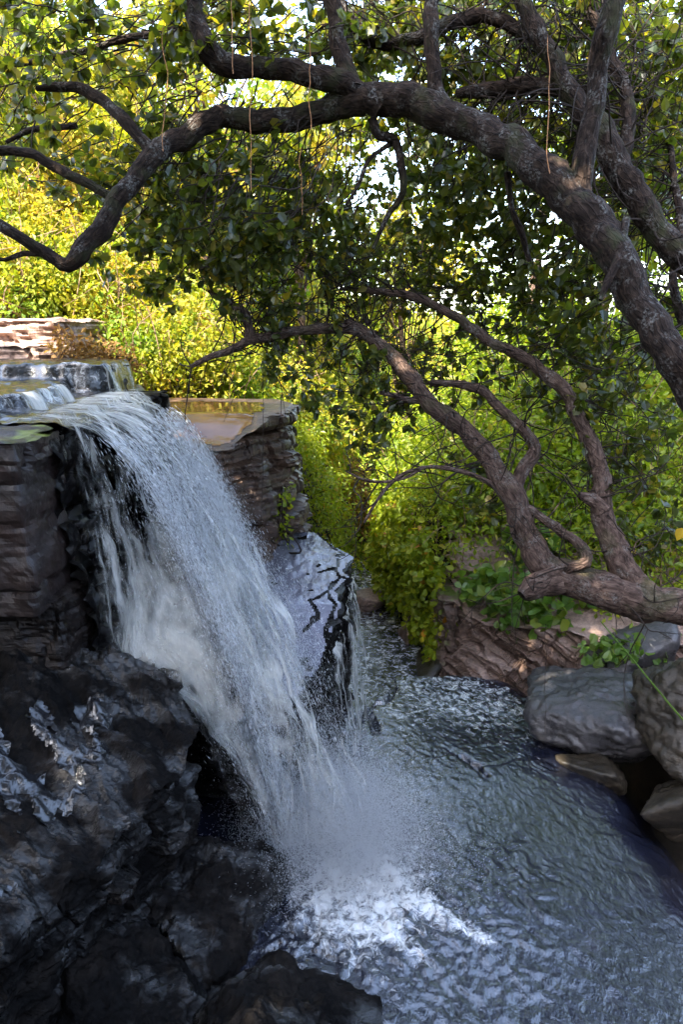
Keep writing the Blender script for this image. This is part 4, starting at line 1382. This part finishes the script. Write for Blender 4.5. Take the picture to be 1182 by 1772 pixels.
# unseen leaf clusters added above and behind the viewer to block the sun
ra, rb = np.meshgrid(np.arange(-8, 1.4, 0.165), np.arange(-4.2, 4.2, 0.165), indexing='ij')
NR = ra.size
sun_block = np.column_stack([ra.ravel() + rg.normal(0, 0.08, NR), rb.ravel() + rg.normal(0, 0.08, NR), np.zeros(NR)])
sun_block[:, 2] = 8.3 + 0.10 * sun_block[:, 1] + rg.normal(0, 0.4, NR)
vis = proj(sun_block)
sun_block = sun_block[(vis[1] < -140) | (vis[2] < 0.3)]
q = np.column_stack([rg.uniform(-2.0, -0.6, 160), rg.uniform(4.2, 5.8, 160), rg.uniform(1.0, 3.5, 160)])
sd = np.array(SUN_DIR[:])
q2 = np.column_stack([rg.uniform(-0.4, 1.4, 130), rg.uniform(3.5, 5.0, 130), rg.uniform(0, 0.8, 130)])
q = np.vstack([q, q2])
sun_block = np.vstack([sun_block, q + sd[None] * ((8.0 + rg.normal(0, 0.3, len(q)) - q[:, 2]) / sd[2])[:, None]])  # further unseen clusters added on the sun rays to the fall and pool
sun_block = sun_block[rg.permutation(len(sun_block))]
half = len(sun_block) // 2
crown(tree_a, SKEL['overhanging_tree'], A_BLOB, M['leaf_canopy'], 0.1, 801, clear=GAP, extra=sun_block[:half])
crown(tree_b, SKEL['overhanging_tree'], B_BLOB, M['leaf_canopy'], 0.105, 802, clear=GAP, extra=sun_block[half:])
crown(tree_c, SKEL['leaning_tree'], C_BLOB, M['leaf_canopy'], 0.095, 803, clear=GAP)

# hanging roots and vines
for (x, y0, y1, d, sw, lab) in [
        (434, -20, 330, 4.7, 3, 'long orange hanging vine crossing both left limbs'), (402, -20, 128, 4.6, 2, 'short orange hanging vine in front of the upper left limb'),
        (285, 40, 262, 4.9, 6, 'thin orange vine hanging before the elbow of the left limb'), (536, 60, 225, 4.9, 3, 'orange vine hanging near the fork of the left limbs'),
        (522, 255, 372, 5.1, 3, 'dry reddish vine dangling in the leaves below the left limb'), (950, 60, 300, 4.35, 5, 'thin orange vine hanging before the arching trunk'),
        (455, 640, 880, 6.3, 2, 'thin grey root hanging down in front of the rock pillar'), (945, 1080, 1270, 5.7, 3, 'fine root hanging from the leaning trunk above the grey boulder')]:
    ys_ = np.linspace(y0, y1, 9)
    rg2 = np.random.default_rng(int(x))
    pts = np.array([[*P(x + 0.45 * sw * rg2.normal(), yy_, d), 0.0022 + 0.0012 * rg2.random()] for yy_ in ys_])
    c = catmull(pts, 0.03)
    wd = Wood()
    wd.add(c[:, :3], c[:, 3], 6, 5, 0.1)
    tag(wd.build('hanging_vine', M['vine'] if y0 < 500 else M['twig']), lab, 'vine', 'vines hanging from the trees')
pts = np.array([[*P(1040, 1075, 4.6), 0.004], [*P(1095, 1140, 4.6), 0.005], [*P(1140, 1195, 4.6), 0.006], [*P(1200, 1262, 4.6), 0.007], [*P(1290, 1330, 4.7), 0.006]])
c = catmull(pts, 0.05)
wd = Wood()
wd.add(c[:, :3], c[:, 3], 6, 5, 0.05)
tag(wd.build('green_stem', M['leaf_broad']), 'single slender green stem slanting in front of the brown boulder', 'stem')


# ------------------------------------------------------------------ undergrowth
def in_frame(p, m=60):
    x, y, d = proj(p)
    return (x > -m) & (x < 1182 + m) & (y > -m) & (y < 1772 + m) & (d > 0.5)


def undergrowth(name, label, xr, yr, n, mat, size, seed, cond=None, height=(0.0, 0.9), per=60, rad=0.45, cat='undergrowth', scale_d=0.07, stems=350):
    rg = np.random.default_rng(seed)
    x = rg.uniform(*xr, n)
    y = yr[0] + (yr[1] - yr[0]) * rg.random(n) ** 1.3
    z = terrain_h(x, y)
    p = np.stack([x, y, z + rg.uniform(*height, n) * (0.6 + 0.8 * rg.random(n))], -1)
    ok = in_frame(p)
    if cond is not None:
        ok &= cond(p)
    p = p[ok]
    k = np.repeat(np.arange(len(p)), per)
    rr = rad * rg.uniform(0.35, 1.7, len(p)) * (1 + 0.03 * p[:, 1])
    dirs = rnd_dirs(len(k), 0.25, rg)
    q = p[k] + dirs * (rr[k] * rg.uniform(0.35, 1.05, len(k)))[:, None] * np.array([1, 1, 0.85])
    sz = size * (0.5 + scale_d * q[:, 1]) * rg.uniform(0.6, 1.3, len(k)) * rg.uniform(0.7, 1.3, len(p))[k]
    d = dirs * 0.6 + rnd_dirs(len(k), -0.2, rg)
    nrm = rnd_dirs(len(k), 0.9, rg) + dirs * 0.5
    V, F = leaf_arrays(q, d, nrm, sz, 1.0, False)
    wd = Wood()
    for c in p[rg.permutation(len(p))[:stems]]:
        g = np.array([c[0] + rg.normal() * 0.2, c[1], float(terrain_h(c[:1], c[1:2])[0])])
        e = c + np.array([rg.normal() * 0.35, rg.normal() * 0.2 - 0.3, rg.uniform(0.2, 0.9)])
        path = catmull(np.array([g, (g + e) / 2 + rg.normal(size=3) * 0.18, e, e + rg.normal(size=3) * 0.25]), 0.15)
        wd.add(path, np.linspace(0.010, 0.004, len(path)) * (0.7 + 0.03 * c[1]), 4, 1, 0)
    nq, n3 = np.vstack(wd.q), np.vstack(wd.t)
    o = make(name, np.vstack([V] + wd.v), [F, n3 + len(V), nq + len(V)], mat, smooth=False)
    o.data.materials.append(M['drytwig'])
    o.data.polygons.foreach_set('material_index', np.concatenate([np.zeros(len(F), np.int32), np.ones(len(n3) + len(nq), np.int32)]))
    tag(o, label, cat, kind='stuff')
    return o, p


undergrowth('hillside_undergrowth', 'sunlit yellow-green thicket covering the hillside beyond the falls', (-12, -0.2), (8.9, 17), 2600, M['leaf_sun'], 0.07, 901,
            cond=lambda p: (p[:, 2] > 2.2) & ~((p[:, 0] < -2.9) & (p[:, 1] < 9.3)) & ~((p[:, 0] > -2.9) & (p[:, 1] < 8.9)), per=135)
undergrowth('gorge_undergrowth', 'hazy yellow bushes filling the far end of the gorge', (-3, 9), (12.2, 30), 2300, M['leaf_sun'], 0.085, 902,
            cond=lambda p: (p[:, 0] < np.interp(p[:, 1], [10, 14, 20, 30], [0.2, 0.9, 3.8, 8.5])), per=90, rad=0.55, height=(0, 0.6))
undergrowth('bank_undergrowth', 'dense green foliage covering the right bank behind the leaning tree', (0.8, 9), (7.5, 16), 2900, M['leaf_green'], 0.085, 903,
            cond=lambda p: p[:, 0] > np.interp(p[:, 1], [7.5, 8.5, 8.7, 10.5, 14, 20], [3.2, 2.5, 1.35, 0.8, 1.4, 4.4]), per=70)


def leafy_plant(name, label, centres, radii, n, mat, size, seed, cat='plant', stems=8, wide=1.0, droop=0.0, root=None, detailed=True):
    rg = np.random.default_rng(seed)
    c = np.asarray(centres, float)
    r = np.asarray(radii, float)
    root = c.mean(0) - np.array([0, 0, r.mean(0)[2] if r.ndim > 1 else 0.3]) if root is None else np.asarray(root, float)
    t = empty(name, root)
    tag(t, label, cat)
    k = rg.integers(0, len(c), n)
    dirs = rnd_dirs(n, 0.1, rg)
    q = c[k] + dirs * r[k] * (rg.uniform(0.3, 1.0, n)[:, None])
    d = dirs * 0.5 + rnd_dirs(n, -droop, rg)
    nrm = rnd_dirs(n, 0.8, rg) + dirs * 0.6
    V, F = leaf_arrays(q, d, nrm, size * rg.uniform(0.55, 1.25, n), wide, detailed)
    under(t, make('foliage', V, F, mat, smooth=False))
    wd = Wood()
    for _ in range(stems):
        j = rg.integers(0, n)
        a, b = root + rg.normal(size=3) * 0.08, q[j]
        m = (a + b) / 2 + rg.normal(size=3) * 0.12
        path = catmull(np.array([a, m, b]), 0.08)
        wd.add(path, np.linspace(0.012, 0.003, len(path)), 5, 3, 0.05)
    wd.build('stems', M['twig'], t)
    return t


# creeper on the gorge wall
rg = np.random.default_rng(55)
cc = []
for _ in range(90):
    y = rg.uniform(8.25, 10.9)
    x = np.interp(y, [8.2, 8.6, 10.5, 11.0], [1.40, 1.22, 0.74, 0.70]) - rg.uniform(0.0, 0.16)
    zlo = np.interp(y, [8.2, 9.0, 10.9], [-0.35, -0.15, 0.0])
    cc.append((x, y, rg.uniform(zlo, np.interp(y, [8.2, 9, 10.9], [0.75, 1.3, 1.5]))))
leafy_plant('creeper', 'bright yellow-green creeper hanging down the gorge wall above the stream', cc, [(0.17, 0.26, 0.26)] * len(cc), 5200, M['leaf_ivy'], 0.105, 56, 'creeper', 30, 1.1, 0.9, root=(1.3, 9.4, 0.9))
leafy_plant('broadleaf_shrub', 'fresh green broad-leaved shrub topping the slanting strata', [(1.95, 8.0, 0.78), (2.3, 7.95, 0.8), (2.55, 7.9, 0.85), (1.75, 8.2, 0.75), (2.85, 7.9, 0.78), (3.2, 7.7, 0.85), (2.1, 7.75, 0.6), (2.55, 7.6, 0.62)], [(0.32, 0.28, 0.25)] * 8, 950, M['leaf_broad'], 0.17, 57, 'shrub', 14, 1.25, 0.4, root=(2.2, 8.2, 0.5))
leafy_plant('broadleaf_shrub', 'small clump of large pale leaves beside the broken trunk stub', [(2.35, 8.4, 1.15), (2.55, 8.4, 1.3)], [(0.25, 0.2, 0.22)] * 2, 120, M['leaf_broad'], 0.24, 58, 'shrub', 6, 1.3, 0.3, root=(2.4, 8.5, 0.8))
leafy_plant('rock_plant', 'little green plant growing between the trunk and the boulders', [(3.05, 6.75, 0.62), (3.3, 6.7, 0.6), (2.85, 6.8, 0.55)], [(0.25, 0.2, 0.14)] * 3, 220, M['leaf_broad'], 0.12, 59, 'plant', 8, 1.2, 0.4, root=(3.1, 6.9, 0.45))
leafy_plant('fern', 'pale feathery bush on the right bank above the creeper', [(1.45, 9.3, 1.55), (1.8, 9.3, 1.5), (1.2, 9.6, 1.7)], [(0.4, 0.35, 0.3)] * 3, 2200, M['leaf_ivy'], 0.06, 60, 'bush', 12, 0.6, 0.2, root=(1.5, 9.5, 1.1), detailed=False)
leafy_plant('dry_bush', 'reddish dry bush beside the upper stone steps', [(-3.0, 7.75, 3.75), (-2.75, 7.8, 3.65), (-2.5, 7.85, 3.6)], [(0.28, 0.25, 0.22)] * 3, 700, M['leaf_dry'], 0.08, 61, 'bush', 20, 0.9, 0.0, root=(-2.8, 8.0, 3.4), detailed=False)
leafy_plant('dry_bush', 'reddish dry grass and twigs in the bottom of the gorge', [(0.35, 13.5, 0.6), (0.2, 13.8, 1.0), (0.5, 13.2, 0.2)], [(0.45, 0.4, 0.4)] * 3, 900, M['leaf_dry'], 0.10, 62, 'bush', 20, 0.7, 0.0, root=(0.4, 13.5, -0.3), detailed=False)
leafy_plant('rock_plant', 'yellowish weed clinging to the crack of the rock pillar', [(-0.62, 7.0, 2.0), (-0.58, 7.0, 2.25), (-0.6, 7.02, 1.8)], [(0.08, 0.08, 0.16)] * 3, 90, M['leaf_ivy'], 0.06, 63, 'plant', 6, 1, 0.4, root=(-0.6, 7.1, 1.75))

leafy_plant('hanging_bush', 'sunlit yellow-green bush hanging down the slope right behind the rock pillar', [(-0.55, 9.2, 2.4), (-0.35, 9.3, 1.9), (-0.3, 9.6, 1.3), (-0.15, 10.2, 1.6), (-0.05, 10.8, 1.0), (-0.2, 9.5, 0.7), (0.05, 11.2, 0.4), (-0.9, 9.3, 2.8), (-0.1, 10.4, 0.3), (-0.45, 9.9, 2.3)], [(0.3, 0.35, 0.38)] * 10, 4200, M['leaf_ivy'], 0.075, 64, 'bush', 30, 1.0, 0.6, root=(-0.7, 9.7, 1.6), detailed=False)

# ------------------------------------------------------------------ trees on the far side
BG = [((3.7, 13.5), 3.2, 5.6, 1.7, 'leaf_green', 'slender green tree behind the forked trunk, nearest the gorge'),
      ((1.3, 14.5), 4.6, 7.2, 1.7, 'leaf_sun', 'loose sunny tree standing in the valley below the sky gap'),
      ((5.0, 10.2), 5.2, 7.4, 2.2, 'leaf_green', 'dense green tree behind the arching trunk at right'),
      ((6.6, 9.6), 4.6, 6.6, 2.3, 'leaf_green', 'dark green tree at the right edge beyond all trunks'),
      ((4.4, 12.2), 5.8, 8.0, 2.4, 'leaf_green', 'tall green tree on the right bank farther back'),
      ((-2.4, 12.4), 7.0, 8.8, 2.3, 'leaf_sun', 'sunny yellow-green tree on the hillside above the rock pillar'),
      ((-0.9, 14.2), 6.4, 8.6, 2.1, 'leaf_sun', 'sunny yellow-green tree just left of the sky gap, farthest on the hillside'),
      ((-5.4, 11.6), 6.8, 8.8, 2.4, 'leaf_sun', 'sunny yellow tree crown at the upper left behind the limbs'),
      ((-8.2, 12.6), 6.0, 8.0, 2.4, 'leaf_sun', 'sunny yellow tree at the far left edge of the hillside')]
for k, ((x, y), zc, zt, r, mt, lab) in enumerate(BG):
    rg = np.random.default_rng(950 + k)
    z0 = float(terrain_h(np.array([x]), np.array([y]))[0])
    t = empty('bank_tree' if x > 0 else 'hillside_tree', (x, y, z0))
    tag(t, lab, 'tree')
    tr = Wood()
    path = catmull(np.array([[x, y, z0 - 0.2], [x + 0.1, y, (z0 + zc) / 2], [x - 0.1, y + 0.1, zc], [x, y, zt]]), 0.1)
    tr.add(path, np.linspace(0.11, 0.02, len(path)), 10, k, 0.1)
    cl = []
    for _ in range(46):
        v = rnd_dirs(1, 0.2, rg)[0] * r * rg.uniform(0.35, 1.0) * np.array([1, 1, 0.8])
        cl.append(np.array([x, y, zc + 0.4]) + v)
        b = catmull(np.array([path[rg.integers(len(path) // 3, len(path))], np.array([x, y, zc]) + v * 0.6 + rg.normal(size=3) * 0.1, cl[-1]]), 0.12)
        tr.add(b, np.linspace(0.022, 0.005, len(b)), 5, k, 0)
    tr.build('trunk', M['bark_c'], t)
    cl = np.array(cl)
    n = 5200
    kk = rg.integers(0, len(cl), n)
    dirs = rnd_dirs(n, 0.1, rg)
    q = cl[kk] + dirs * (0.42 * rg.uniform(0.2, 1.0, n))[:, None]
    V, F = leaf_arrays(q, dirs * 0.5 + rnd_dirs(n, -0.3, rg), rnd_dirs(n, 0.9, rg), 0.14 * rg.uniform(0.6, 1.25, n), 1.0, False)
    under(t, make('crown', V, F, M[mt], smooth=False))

# a few single leaves that stand out
V, F = leaf_arrays(np.array([P(1172, 936, 5.9)]), np.array([[0.3, 0, 0.9]]), np.array([[0.1, -1, 0.1]]), np.array([0.12]), 1.5)
tag(make('yellow_leaf', V, F, M['leaf_yellow'], smooth=False), 'single yellow leaf among the green at the right edge', 'leaf')
